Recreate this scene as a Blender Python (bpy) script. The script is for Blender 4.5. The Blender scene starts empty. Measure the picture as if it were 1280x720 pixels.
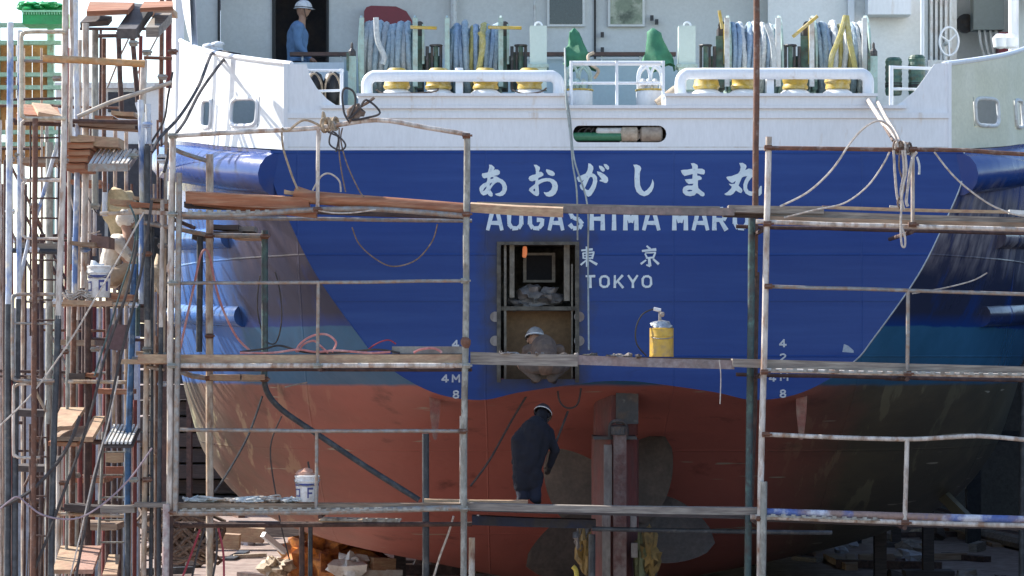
import bpy, bmesh, math, random
import numpy as np
from math import radians, sin, cos, pi
from mathutils import Vector, Matrix, noise
from mathutils.geometry import tessellate_polygon
rnd = random.Random(7)
SC = bpy.context.scene
COL = SC.collection
# ---------------------------------------------------------------- camera
EYE_Z, CAM_Y, FPX, HOR = 4.0, -35.0, 3500.0, 450.0
cd = bpy.data.cameras.new('camera'); cam = bpy.data.objects.new('camera', cd); COL.objects.link(cam)
cam.location = (0, CAM_Y, EYE_Z); cam.rotation_euler = (radians(90), 0, 0)
cd.sensor_width = 36; cd.lens = FPX * 36 / 1280; cd.shift_y = (HOR - 360) / 1280
cd.clip_start = 1; cd.clip_end = 3000
SC.camera = cam
# ---------------------------------------------------------------- light
SUN = Vector((-0.69, 0.36, 0.63)).normalized()
w = bpy.data.worlds.new('World'); SC.world = w; w.use_nodes = True
nt = w.node_tree; bg = nt.nodes['Background']
sky = nt.nodes.new('ShaderNodeTexSky'); sky.sky_type = 'NISHITA'; sky.sun_disc = False
sky.sun_elevation = math.asin(SUN.z); sky.sun_rotation = math.atan2(SUN.x, SUN.y)
sky.altitude = 0; sky.air_density = 1.0; sky.dust_density = 0.6; sky.ozone_density = 1.0
nt.links.new(sky.outputs[0], bg.inputs[0]); bg.inputs[1].default_value = 0.15
sl = bpy.data.lights.new('sun', 'SUN'); sl.energy = 4.6; sl.angle = radians(0.5); sl.color = (1, .95, .87)
so = bpy.data.objects.new('sun', sl); COL.objects.link(so)
so.rotation_euler = SUN.to_track_quat('Z', 'Y').to_euler(); so.location = (-30, 20, 40)
SC.view_settings.view_transform = 'Standard'; SC.view_settings.look = 'None'
SC.view_settings.exposure = 1.08; SC.view_settings.gamma = 1
# ---------------------------------------------------------------- picture-to-place helpers
def S(Y): return FPX / (Y - CAM_Y)
def W(px, py, Y=0.0): s = S(Y); return Vector(((px - 640) / s, Y, EYE_Z + (HOR - py) / s))
def Xp(px, Y=0): return (px - 640) / S(Y)
def Zp(py, Y=0): return EYE_Z + (HOR - py) / S(Y)
# ---------------------------------------------------------------- materials
MATS = {}
def mat(name, c1, c2=None, c3=None, scale=4, th=.55, soft=.08, rough=.55, metal=0, bump=.15, bs=60, stretch=(1, 1, 1),
        th3=.62, scale3=9, coat=0, var=.25, spec=.5, emit=None):
    if name in MATS: return MATS[name]
    m = bpy.data.materials.new(name); m.use_nodes = True; n = m.node_tree; N = n.nodes; L = n.links
    p = N['Principled BSDF']; tc = N.new('ShaderNodeTexCoord'); mp = N.new('ShaderNodeMapping')
    mp.inputs['Scale'].default_value = stretch; L.new(tc.outputs['Object'], mp.inputs[0])
    def nz(sc, det=5, r=.6):
        t = N.new('ShaderNodeTexNoise'); t.inputs['Scale'].default_value = sc; t.inputs['Detail'].default_value = det
        t.inputs['Roughness'].default_value = r; L.new(mp.outputs[0], t.inputs[0]); return t.outputs[0]
    def step(src, a, b):
        r = N.new('ShaderNodeMapRange'); r.inputs[1].default_value = a; r.inputs[2].default_value = b; L.new(src, r.inputs[0]); return r.outputs[0]
    def mix(f, a, b):
        x = N.new('ShaderNodeMix'); x.data_type = 'RGBA'
        if isinstance(f, float): x.inputs[0].default_value = f
        else: L.new(f, x.inputs[0])
        for s, v in ((6, a), (7, b)):
            if isinstance(v, (tuple, list)): x.inputs[s].default_value = (*v, 1)
            else: L.new(v, x.inputs[s])
        return x.outputs[2]
    col = c1
    if c2: col = mix(step(nz(scale), th - soft, th + soft), col, c2)
    if c3: col = mix(step(nz(scale3, 6), th3 - soft, th3 + soft), col, c3)
    dk = mix(step(nz(bs * .35, 4), .3, .7), (1 - var,) * 3, (1 + var * .4,) * 3)
    mu = N.new('ShaderNodeMix'); mu.data_type = 'RGBA'; mu.blend_type = 'MULTIPLY'; mu.inputs[0].default_value = 1
    if isinstance(col, tuple): mu.inputs[6].default_value = (*col, 1)
    else: L.new(col, mu.inputs[6])
    L.new(dk, mu.inputs[7]); L.new(mu.outputs[2], p.inputs['Base Color'])
    p.inputs['Roughness'].default_value = rough; p.inputs['Metallic'].default_value = metal
    p.inputs['Coat Weight'].default_value = coat; p.inputs['Coat Roughness'].default_value = .12
    p.inputs['Specular IOR Level'].default_value = spec
    if emit: p.inputs['Emission Color'].default_value = (*emit[:3], 1); p.inputs['Emission Strength'].default_value = emit[3]
    if bump:
        b = N.new('ShaderNodeBump'); b.inputs['Strength'].default_value = bump; b.inputs['Distance'].default_value = .01
        L.new(nz(bs, 6), b.inputs['Height']); L.new(b.outputs[0], p.inputs['Normal'])
    MATS[name] = m; return m

white = mat('white_paint', (.78, .80, .83), (.74, .76, .78), (.5, .36, .22), scale=.8, th=.5, soft=.12, th3=.74, scale3=4, rough=.4, bump=.06, var=.07, stretch=(1.6, 1.6, .35))
white2 = mat('white_paint_dirty', (.66, .68, .68), (.56, .55, .50), (.32, .18, .1), scale=1.5, soft=.2, th3=.70, scale3=7, rough=.5, bump=.08, var=.12)
wallgrey = mat('deckhouse_paint', (.66, .67, .66), (.60, .61, .59), scale=1.1, soft=.25, rough=.5, bump=.05, var=.08)
wallgrey2 = mat('deckhouse_panel', (.76, .77, .76), (.68, .68, .65), scale=1.3, soft=.2, rough=.5, bump=.05, var=.08)
khaki = mat('khaki_shading', (.64, .62, .47), (.56, .55, .42), (.72, .70, .57), scale=.9, soft=.18, th3=.6, scale3=1.6, rough=.6, bump=.08, var=.1)  # khaki shading of the right bulwark put into its paint colour
letterm = mat('letter_paint', (.66, .76, .80), (.57, .67, .72), (.25, .33, .48), th3=.70, scale3=18, scale=6, soft=.12, rough=.5, bump=0, var=.06)
aqua = mat('pale_green_paint', (.42, .56, .50), (.34, .46, .42), (.3, .22, .14), scale=3, soft=.2, th3=.68, rough=.45, bump=.08, var=.15)
dgreen = mat('dark_green_paint', (.05, .12, .09), (.12, .2, .16), (.1, .06, .03), scale=6, soft=.15, rough=.5, var=.3)
yellowp = mat('yellow_paint', (.56, .38, .05), (.42, .28, .05), (.62, .55, .35), scale=7, soft=.15, th3=.6, rough=.5, var=.25)
maroon = mat('maroon_paint', (.20, .015, .03), rough=.4, bump=.05, var=.1)
brownrail = mat('brown_handrail', (.13, .06, .045), (.09, .05, .04), scale=8, rough=.5)
black = mat('black_rubber', (.015, .015, .017), rough=.5, bump=.1)
darksteel = mat('dark_steel', (.045, .045, .05), (.09, .06, .045), (.16, .16, .15), scale=7, th3=.66, rough=.55, bump=.3)
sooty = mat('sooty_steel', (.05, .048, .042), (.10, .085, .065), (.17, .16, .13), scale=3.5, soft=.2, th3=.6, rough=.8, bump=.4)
cream_int = mat('cut_frame_steel', (.22, .20, .16), (.12, .10, .08), (.3, .28, .24), scale=5, soft=.15, rough=.7, bump=.3)
brownpanel = mat('brown_bulkhead', (.26, .165, .085), (.20, .13, .075), scale=2, soft=.25, rough=.7, bump=.2)
glass_d = mat('dark_window', (.02, .028, .03), rough=.12, bump=0, spec=.8)
glass_g = mat('window_green_reflection', (.20, .24, .16), (.06, .08, .05), (.4, .42, .32), scale=3.5, soft=.06, th3=.55, scale3=4, rough=.15, bump=0)  # greenish reflection mottled into the pane colour
rope_b = mat('rope_blue_grey', (.33, .42, .48), (.20, .28, .34), (.55, .58, .58), scale=9, soft=.12, rough=.9, bump=.8, bs=80)
rope_bl = mat('rope_blue', (.30, .40, .52), (.40, .49, .56), (.17, .26, .40), scale=9, soft=.12, rough=.9, bump=.8, bs=80)
rope_g = mat('rope_grey', (.36, .40, .42), (.24, .27, .29), (.6, .6, .58), scale=9, soft=.12, rough=.9, bump=.8, bs=80)
rope_w = mat('rope_white', (.62, .63, .62), (.5, .54, .55), scale=9, soft=.12, rough=.9, bump=.8, bs=80)
rope_y = mat('rope_yellow', (.50, .43, .15), (.40, .36, .17), (.66, .6, .35), scale=9, soft=.12, rough=.9, bump=.8, bs=80)
gal = mat('galvanised_tube', (.34, .33, .31), (.22, .21, .20), (.32, .19, .12), scale=6, soft=.15, th3=.58, scale3=14, rough=.5, metal=.35, bump=.3)
galw = mat('paint_splashed_tube', (.64, .58, .52), (.34, .26, .20), (.30, .14, .07), scale=7, soft=.1, th3=.62, scale3=12, rough=.55, bump=.4, stretch=(1, 1, .35))
galg = mat('greenish_tube', (.29, .29, .26), (.20, .17, .14), (.46, .45, .40), scale=5, soft=.12, th3=.6, scale3=16, rough=.55, metal=.2, bump=.4, stretch=(1, 1, .5))
galb = mat('blue_splashed_tube', (.60, .64, .70), (.12, .22, .48), (.7, .66, .55), scale=2.6, soft=.06, th3=.6, scale3=8, rough=.5, bump=.3, stretch=(1, 1, .5))
rust = mat('rusty_tube', (.17, .075, .045), (.10, .05, .035), (.32, .24, .2), scale=7, soft=.12, th3=.64, scale3=14, rough=.75, bump=.5)
rustd = mat('dark_rust', (.085, .045, .038), (.05, .035, .033), (.16, .1, .08), scale=6, soft=.15, rough=.75, bump=.5)
redsteel = mat('red_oxide_steel', (.20, .035, .03), (.13, .035, .03), scale=3, soft=.2, rough=.7, bump=.3)
rustw = mat('pale_rust_tube', (.46, .33, .22), (.60, .56, .5), (.22, .1, .06), scale=6, soft=.12, th3=.6, rough=.7, bump=.5, stretch=(1, 1, .4))
orangew = mat('orange_tube', (.52, .29, .12), (.42, .22, .1), (.62, .45, .28), scale=9, soft=.15, rough=.8, bump=.5)
darkp = mat('dark_tube', (.04, .045, .055), (.08, .09, .1), (.14, .13, .12), scale=7, th3=.66, rough=.55, bump=.3)
teal = mat('teal_tube', (.055, .095, .095), (.06, .055, .055), (.10, .19, .17), scale=6, rough=.55, bump=.3)
bluep = mat('blue_paint_tube', (.04, .12, .26), (.03, .06, .12), (.3, .36, .42), scale=6, rough=.55, bump=.3, th3=.68)
pastel = mat('paint_daubed_pipe', (.30, .20, .17), (.10, .15, .38), (.62, .62, .68), scale=1.7, soft=.05, th=.52, th3=.58, scale3=2.4, rough=.6, bump=.3, stretch=(1, 1, 1))
pinkp = mat('pink_pipe', (.34, .13, .15), (.25, .18, .15), (.5, .4, .38), scale=2.5, soft=.1, th3=.62, scale3=5, rough=.6, bump=.3)
wood = mat('scaffold_wood', (.30, .19, .12), (.20, .13, .09), (.42, .33, .25), scale=3, soft=.2, th3=.6, scale3=8, rough=.85, bump=.5, bs=50, stretch=(.25, 1, 3))
wood_r = mat('reddish_wood', (.36, .14, .07), (.22, .09, .055), (.5, .32, .2), scale=3, soft=.15, th3=.62, scale3=7, rough=.85, bump=.5, bs=50, stretch=(.25, 1, 3))
wood_p = mat('pale_wood', (.52, .38, .24), (.42, .28, .18), (.36, .18, .12), scale=2, soft=.2, th3=.62, rough=.85, bump=.4, stretch=(.6, .6, 2))
wood_g = mat('grey_wood', (.26, .22, .19), (.17, .145, .13), (.4, .36, .3), scale=3.5, soft=.2, th3=.62, rough=.9, bump=.5, bs=50, stretch=(.25, 1, 3))
wood_d = mat('dark_wood', (.075, .06, .055), (.05, .04, .04), (.13, .1, .09), scale=3, soft=.2, rough=.85, bump=.5, stretch=(.3, 1, 3))
grateM = mat('grating_steel', (.36, .36, .33), (.2, .17, .14), scale=9, rough=.6, metal=.2, bump=.2)
conc = mat('concrete_wall', (.46, .46, .50), (.38, .38, .41), (.22, .2, .19), scale=.8, soft=.2, th3=.62, scale3=2.5, rough=.85, bump=.3, bs=30)
shedm = mat('dark_shed_boards', (.035, .038, .045), (.055, .055, .06), (.02, .02, .025), scale=1.5, soft=.2, rough=.85, bump=.4)
greenp = mat('bright_green_plastic', (.02, .34, .10), (.03, .27, .09), scale=5, rough=.45, bump=.05)
ltgreen = mat('light_green_steel', (.32, .50, .37), (.26, .4, .3), (.3, .2, .12), scale=4, th3=.66, rough=.55)
orangeb = mat('orange_board', (.46, .20, .06), (.36, .15, .05), (.55, .32, .12), scale=1.5, soft=.2, rough=.7)
cord_d = mat('dark_cable', (.045, .04, .042), (.08, .065, .06), scale=9, rough=.7)
cord_p = mat('pink_hose', (.50, .19, .18), (.6, .34, .32), scale=6, rough=.5)
cord_r = mat('red_hose', (.32, .03, .05), rough=.5)
cord_w = mat('pale_rope', (.58, .52, .46), (.4, .33, .28), scale=14, rough=.9, bump=.6)
cord_b = mat('brown_rope', (.16, .11, .085), (.25, .19, .15), scale=14, rough=.9, bump=.6)
cord_t = mat('tan_rope', (.42, .33, .23), (.3, .22, .15), scale=14, rough=.9, bump=.6)
cord_g = mat('grey_green_cable', (.36, .4, .38), (.28, .3, .28), scale=6, rough=.5)
tarpg = mat('green_tarp', (.035, .17, .09), (.05, .22, .12), scale=4, soft=.2, rough=.75, bump=.4, bs=25)
rudred = mat('rudder_red', (.19, .05, .045), (.15, .05, .045), (.12, .08, .075), scale=2, soft=.2, th3=.6, scale3=4, rough=.7, bump=.3, stretch=(1.5, 1.5, .4))
zinc = mat('zinc_strip', (.24, .22, .21), (.16, .12, .11), (.33, .31, .29), scale=6, soft=.15, rough=.8, bump=.4, stretch=(1, 1, .4))
bronze = mat('propeller_bronze', (.085, .07, .06), (.06, .052, .046), (.12, .095, .08), scale=2.5, soft=.15, th3=.6, scale3=4, rough=.6, metal=.25, bump=.25)
tankm = mat('grey_green_box', (.17, .20, .19), rough=.5, var=.1)
amber = mat('ochre_sheet', (.27, .17, .05), (.15, .11, .05), (.1, .08, .03), scale=4, soft=.1, rough=.7, bump=.4)
orangesheet = mat('orange_sheet', (.72, .28, .06), (.4, .12, .04), (.2, .06, .04), scale=4, soft=.12, th3=.55, scale3=5, rough=.7, bump=.4)
canvas = mat('pale_canvas', (.50, .40, .28), (.58, .50, .40), (.3, .2, .14), scale=3, soft=.2, rough=.85, bump=.4)
clearfilm = mat('grey_film', (.17, .155, .15), (.09, .085, .08), (.28, .27, .26), scale=8, soft=.12, rough=.35, bump=.5)
# ---------------------------------------------------------------- mesh builder
class MB:
    def __init__(s): s.v = []; s.f = []
    def add(s, vs, fs):
        o = len(s.v); s.v += [Vector(v) for v in vs]; s.f += [tuple(i + o for i in f) for f in fs]; return s
    def box(s, x0, x1, y0, y1, z0, z1):
        return s.add([(x, y, z) for x in (x0, x1) for y in (y0, y1) for z in (z0, z1)],
                     [(0, 1, 3, 2), (4, 6, 7, 5), (0, 4, 5, 1), (2, 3, 7, 6), (0, 2, 6, 4), (1, 5, 7, 3)])
    def beam(s, a, b, wd, ht, up=Vector((0, 0, 1))):      # oriented box from a to b; wd sideways, ht along up
        a = Vector(a); b = Vector(b); d = (b - a).normalized(); side = d.cross(up)
        if side.length < 1e-4: side = d.cross(Vector((0, 1, 0)))
        side.normalize(); u = side.cross(d).normalized(); vs = []
        for p in (a, b):
            for i, j in ((-1, -1), (1, -1), (1, 1), (-1, 1)): vs.append(p + side * i * wd / 2 + u * j * ht / 2)
        return s.add(vs, [(0, 1, 2, 3), (7, 6, 5, 4), (0, 4, 5, 1), (1, 5, 6, 2), (2, 6, 7, 3), (3, 7, 4, 0)])
    def tube(s, pts, r, n=8, closed=False, cap=True, jit=0, lay=0):
        pts = [Vector(p) for p in pts]; k = len(pts); rings = []; prev = None
        for i in range(k):
            if closed: t = pts[(i + 1) % k] - pts[i - 1]
            else: t = pts[min(i + 1, k - 1)] - pts[max(i - 1, 0)]
            t.normalize()
            if prev is None:
                u = t.cross(Vector((0, 0, 1)));
                if u.length < .05: u = t.cross(Vector((1, 0, 0)))
            else: u = prev - t * prev.dot(t)
            u.normalize(); prev = u; v = t.cross(u); rr = r[i] if isinstance(r, (list, tuple)) else r
            if jit: rr *= 1 + jit * (rnd.random() - .5)
            rings.append([pts[i] + (u * cos(2 * pi * j / n) + v * sin(2 * pi * j / n)) * rr * (1 + lay * cos(2 * (2 * pi * j / n) + i * 1.25)) for j in range(n)])
        vs = [p for q in rings for p in q]; fs = []
        for i in range(k if closed else k - 1):
            a, b = i * n, ((i + 1) % k) * n
            for j in range(n): fs.append((a + j, a + (j + 1) % n, b + (j + 1) % n, b + j))
        if cap and not closed: fs += [tuple(range(n))[::-1], tuple((k - 1) * n + j for j in range(n))]
        return s.add(vs, fs)
    def lathe(s, prof, org, axis=Vector((0, 0, 1)), n=16):   # prof: (radius, height)
        q = Vector((0, 0, 1)).rotation_difference(Vector(axis).normalized()); org = Vector(org); k = len(prof)
        vs = [org + q @ Vector((r * cos(2 * pi * j / n), r * sin(2 * pi * j / n), h)) for r, h in prof for j in range(n)]; fs = []
        for i in range(k - 1):
            for j in range(n): fs.append((i * n + j, i * n + (j + 1) % n, (i + 1) * n + (j + 1) % n, (i + 1) * n + j))
        fs += [tuple(range(n))[::-1], tuple((k - 1) * n + j for j in range(n))]
        return s.add(vs, fs)
    def blob(s, c, r, n=10, seed=0, amp=.25):
        c = Vector(c); vs = []; fs = []; m = n // 2 + 1
        for i in range(m + 1):
            th = pi * i / m
            for j in range(n):
                d = Vector((sin(th) * cos(2 * pi * j / n), sin(th) * sin(2 * pi * j / n), cos(th)))
                sv = Vector((seed, seed * 2.3, 0)); k = 1 + amp * noise.noise(d * 1.7 + sv) + (amp * .35 * (1 - abs(noise.noise(d * 4.1 + sv)) * 3) if n >= 16 else 0)
                vs.append(c + Vector((d.x * r[0], d.y * r[1], d.z * r[2])) * k)
        for i in range(m):
            for j in range(n): fs.append((i * n + j, (i + 1) * n + j, (i + 1) * n + (j + 1) % n, i * n + (j + 1) % n))
        return s.add(vs, fs)
    def poly(s, loops, y0, y1):        # xz loops (outer first, then holes) made into a plate between y0 (front) and y1 (back)
        flat = [Vector((x, 0, z)) for l in loops for x, z in l]; k = len(flat)
        tris = tessellate_polygon([[Vector((x, z, 0)) for x, z in l] for l in loops])
        vs = [(p.x, y0, p.z) for p in flat] + [(p.x, y1, p.z) for p in flat]; fs = []
        for t in tris:
            a, b, c = (flat[i] for i in t); cr = (b.x - a.x) * (c.z - a.z) - (b.z - a.z) * (c.x - a.x)
            t = t if cr > 0 else t[::-1]
            fs.append(tuple(t)); fs.append(tuple(i + k for i in t[::-1]))
        o = 0
        for l in loops:
            m = len(l)
            for i in range(m): j = (i + 1) % m; fs.append((o + i, o + j, o + j + k, o + i + k))
            o += m
        return s.add(vs, fs)
    def build(s, name, m, parent=None, smooth=False, org=None, **tags):
        me = bpy.data.meshes.new(name)
        o = org if org is not None else (parent_origin(parent) if parent else Vector((0, 0, 0)))
        me.from_pydata([tuple(v - o) for v in s.v], [], s.f)
        bm = bmesh.new(); bm.from_mesh(me); bmesh.ops.recalc_face_normals(bm, faces=bm.faces); bm.to_mesh(me); bm.free()
        if smooth:
            me.polygons.foreach_set('use_smooth', [True] * len(me.polygons))
            me.set_sharp_from_angle(angle=radians(42))
        me.materials.append(m); ob = bpy.data.objects.new(name, me); COL.objects.link(ob)
        if parent: ob.parent = parent
        else: ob.location = o
        for k_, v_ in tags.items(): ob[k_] = v_
        return ob
def parent_origin(p):
    o = Vector((0, 0, 0))
    while p is not None: o += p.location; p = p.parent
    return o
def thing(name, label, cat, loc, group=None):
    o = bpy.data.objects.new(name, None); o.empty_display_size = .1; COL.objects.link(o); o.location = loc
    o['label'] = label; o['category'] = cat
    if group: o['group'] = group
    return o
def tagd(label, cat, group=None):
    d = {'label': label, 'category': cat}
    if group: d['group'] = group
    return d
def centre(mb):
    n = len(mb.v); return Vector((sum(v.x for v in mb.v) / n, sum(v.y for v in mb.v) / n, min(v.z for v in mb.v)))
def single(mb, name, m, label, cat, group=None, smooth=False):
    return mb.build(name, m, None, smooth, org=centre(mb), **tagd(label, cat, group))
def struct(mb, name, m, smooth=False): return mb.build(name, m, None, smooth, kind='structure')
def cr(pts, k=6, closed=False):      # Catmull-Rom through points
    P = [Vector(p) for p in pts]; n = len(P); out = []
    if n < 3 and not closed:
        return [P[0].lerp(P[1], i / k) for i in range(k + 1)]
    rng = range(n if closed else n - 1)
    for i in rng:
        p0 = P[i - 1] if (closed or i > 0) else P[0]; p1 = P[i]; p2 = P[(i + 1) % n]; p3 = P[(i + 2) % n] if closed else P[min(i + 2, n - 1)]
        for j in range(k):
            t = j / k; out.append(.5 * ((2 * p1) + (-p0 + p2) * t + (2 * p0 - 5 * p1 + 4 * p2 - p3) * t * t + (-p0 + 3 * p1 - 3 * p2 + p3) * t ** 3))
    if not closed: out.append(P[-1])
    return out
def wp(l, Y=None):
    return [W(*(p if len(p) == 3 else (p[0], p[1], Y))) for p in l]
def pipe(l, wpx, Y=0, smooth=0, n=10, wob=0):
    pts = wp(l, Y)
    if smooth: pts = cr(pts, smooth)
    elif wob:
        q = []
        for a, b in zip(pts, pts[1:]):
            k = max(2, int((b - a).length / .5))
            for i in range(k): q.append(a.lerp(b, i / k) + Vector((rnd.uniform(-1, 1), rnd.uniform(-1, 1), rnd.uniform(-1, 1))) * wob * (i > 0))
        pts = q + [pts[-1]]
    return MB().tube(pts, wpx / 2 / S(pts[0].y), n)

# ================================================================ GROUND
g = MB(); g.add([(-900, -200, 0), (900, -200, 0), (900, 1500, 0), (-900, 1500, 0)], [(0, 1, 2, 3)])
groundM = mat('yard_ground', (.31, .22, .185), (.20, .14, .12), (.40, .32, .27), scale=.35, soft=.2, th3=.58, scale3=2.2, rough=.95, bump=.6, bs=14, var=.35)
struct(g, 'ground', groundM)

# ================================================================ SHIP
XC = 1.32
ship = thing('ship', 'white and blue ship with a flat dark blue stern and red bottom', 'ship', (XC, 0, 0))
ST = [0, 1, 2.5, 5, 8, 14, 24, 40, 50, 57]
SEC = [
 [(4.33,6.62),(4.31,6.25),(4.08,5.7),(3.75,5.05),(3.22,4.3),(2.92,3.95),(2.32,3.6),(1.72,3.5),(1.2,3.6),(.35,3.72),(0,3.74)],
 [(5.00,6.74),(4.94,6.35),(4.76,5.68),(4.5,5.04),(4.08,4.28),(3.75,3.85),(3.15,3.5),(2.4,3.33),(1.6,3.33),(.8,3.38),(0,3.42)],
 [(5.68,6.92),(5.62,6.5),(5.5,5.75),(5.36,5.0),(5.1,4.2),(4.75,3.6),(4.1,3.15),(3.2,2.9),(2.0,2.85),(.9,2.9),(0,2.95)],
 [(6.28,7.12),(6.24,6.6),(6.2,5.8),(6.14,5.0),(5.98,4.1),(5.7,3.3),(5.2,2.6),(4.3,2.05),(3.0,1.75),(1.5,1.55),(.1,1.45)],
 [(6.56,7.35),(6.54,6.6),(6.5,5.8),(6.48,5.0),(6.42,4.1),(6.28,3.3),(6.0,2.5),(5.35,1.8),(4.1,1.25),(2.1,.8),(.15,.45)],
 [(6.6,7.7),(6.6,6.9),(6.6,6.0),(6.6,5.0),(6.55,4.1),(6.45,3.2),(6.2,2.3),(5.6,1.5),(4.3,1.0),(2.2,.7),(.15,.45)],
 [(6.6,8.2),(6.6,7.2),(6.6,6.1),(6.6,5.1),(6.55,4.1),(6.45,3.2),(6.1,2.1),(5.4,1.3),(4.1,.9),(2.2,.65),(.15,.45)],
 [(5.8,8.9),(5.6,7.7),(5.3,6.5),(5.0,5.3),(4.6,4.2),(4.1,3.2),(3.5,2.2),(2.8,1.4),(2.0,.9),(1.0,.65),(.15,.45)],
 [(3.6,9.3),(3.2,8.0),(2.8,6.7),(2.4,5.5),(2.0,4.3),(1.7,3.3),(1.4,2.3),(1.0,1.5),(.7,1.0),(.4,.7),(.1,.45)],
 [(.3,9.8),(.2,8.4),(.15,7.0),(.12,5.7),(.1,4.5),(.1,3.4),(.1,2.4),(.1,1.6),(.1,1.1),(.1,.8),(.05,.5)]]
def secpt(i, y):
    for k in range(len(ST) - 1):
        if y <= ST[k + 1]: break
    def P(q): q = max(0, min(len(ST) - 1, q)); return Vector((*SEC[q][i],)), ST[q]
    (p0, y0), (p1, y1), (p2, y2), (p3, y3) = P(k - 1), P(k), P(k + 1), P(k + 2)
    t = (y - y1) / (y2 - y1); h = y2 - y1
    m1 = (p2 - p0) / (y2 - y0) * h if y2 != y0 and k > 0 else (p2 - p1) * (1.25 if k == 0 else 1)
    m2 = (p3 - p1) / (y3 - y1) * h if y3 != y1 else (p2 - p1)
    t2, t3 = t * t, t ** 3
    return p1 * (2 * t3 - 3 * t2 + 1) + m1 * (t3 - 2 * t2 + t) + p2 * (-2 * t3 + 3 * t2) + m2 * (t3 - t2)
def section(y, k=6):
    return [Vector((v.x, v.y)) for v in cr([Vector((*secpt(i, y), 0)) for i in range(11)], k)]
def hullx(y, z):      # half breadth at height z
    s = section(y, 5)
    for a, b in zip(s, s[1:]):
        if (a.y - z) * (b.y - z) <= 0 and a.y != b.y: return a.x + (b.x - a.x) * (a.y - z) / (a.y - b.y)
    return s[0].x
ys = [0, .12, .25, .4, .6, .8, 1, 1.3, 1.6, 2, 2.5, 3, 3.5, 4, 4.5, 5, 5.6, 6.3, 7, 8, 9.5, 11, 14, 18, 24, 30, 36, 40, 44, 47, 50, 53, 57]
hm = MB()
for sg in (-1, 1):
    rings = [section(y) for y in ys]; n = len(rings[0]); vs = [(XC + sg * p.x, y + .001, p.y) for y, r in zip(ys, rings) for p in r]
    hm.add(vs, [(i * n + j, i * n + j + 1, (i + 1) * n + j + 1, (i + 1) * n + j) for i in range(len(ys) - 1) for j in range(n - 1)])

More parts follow.
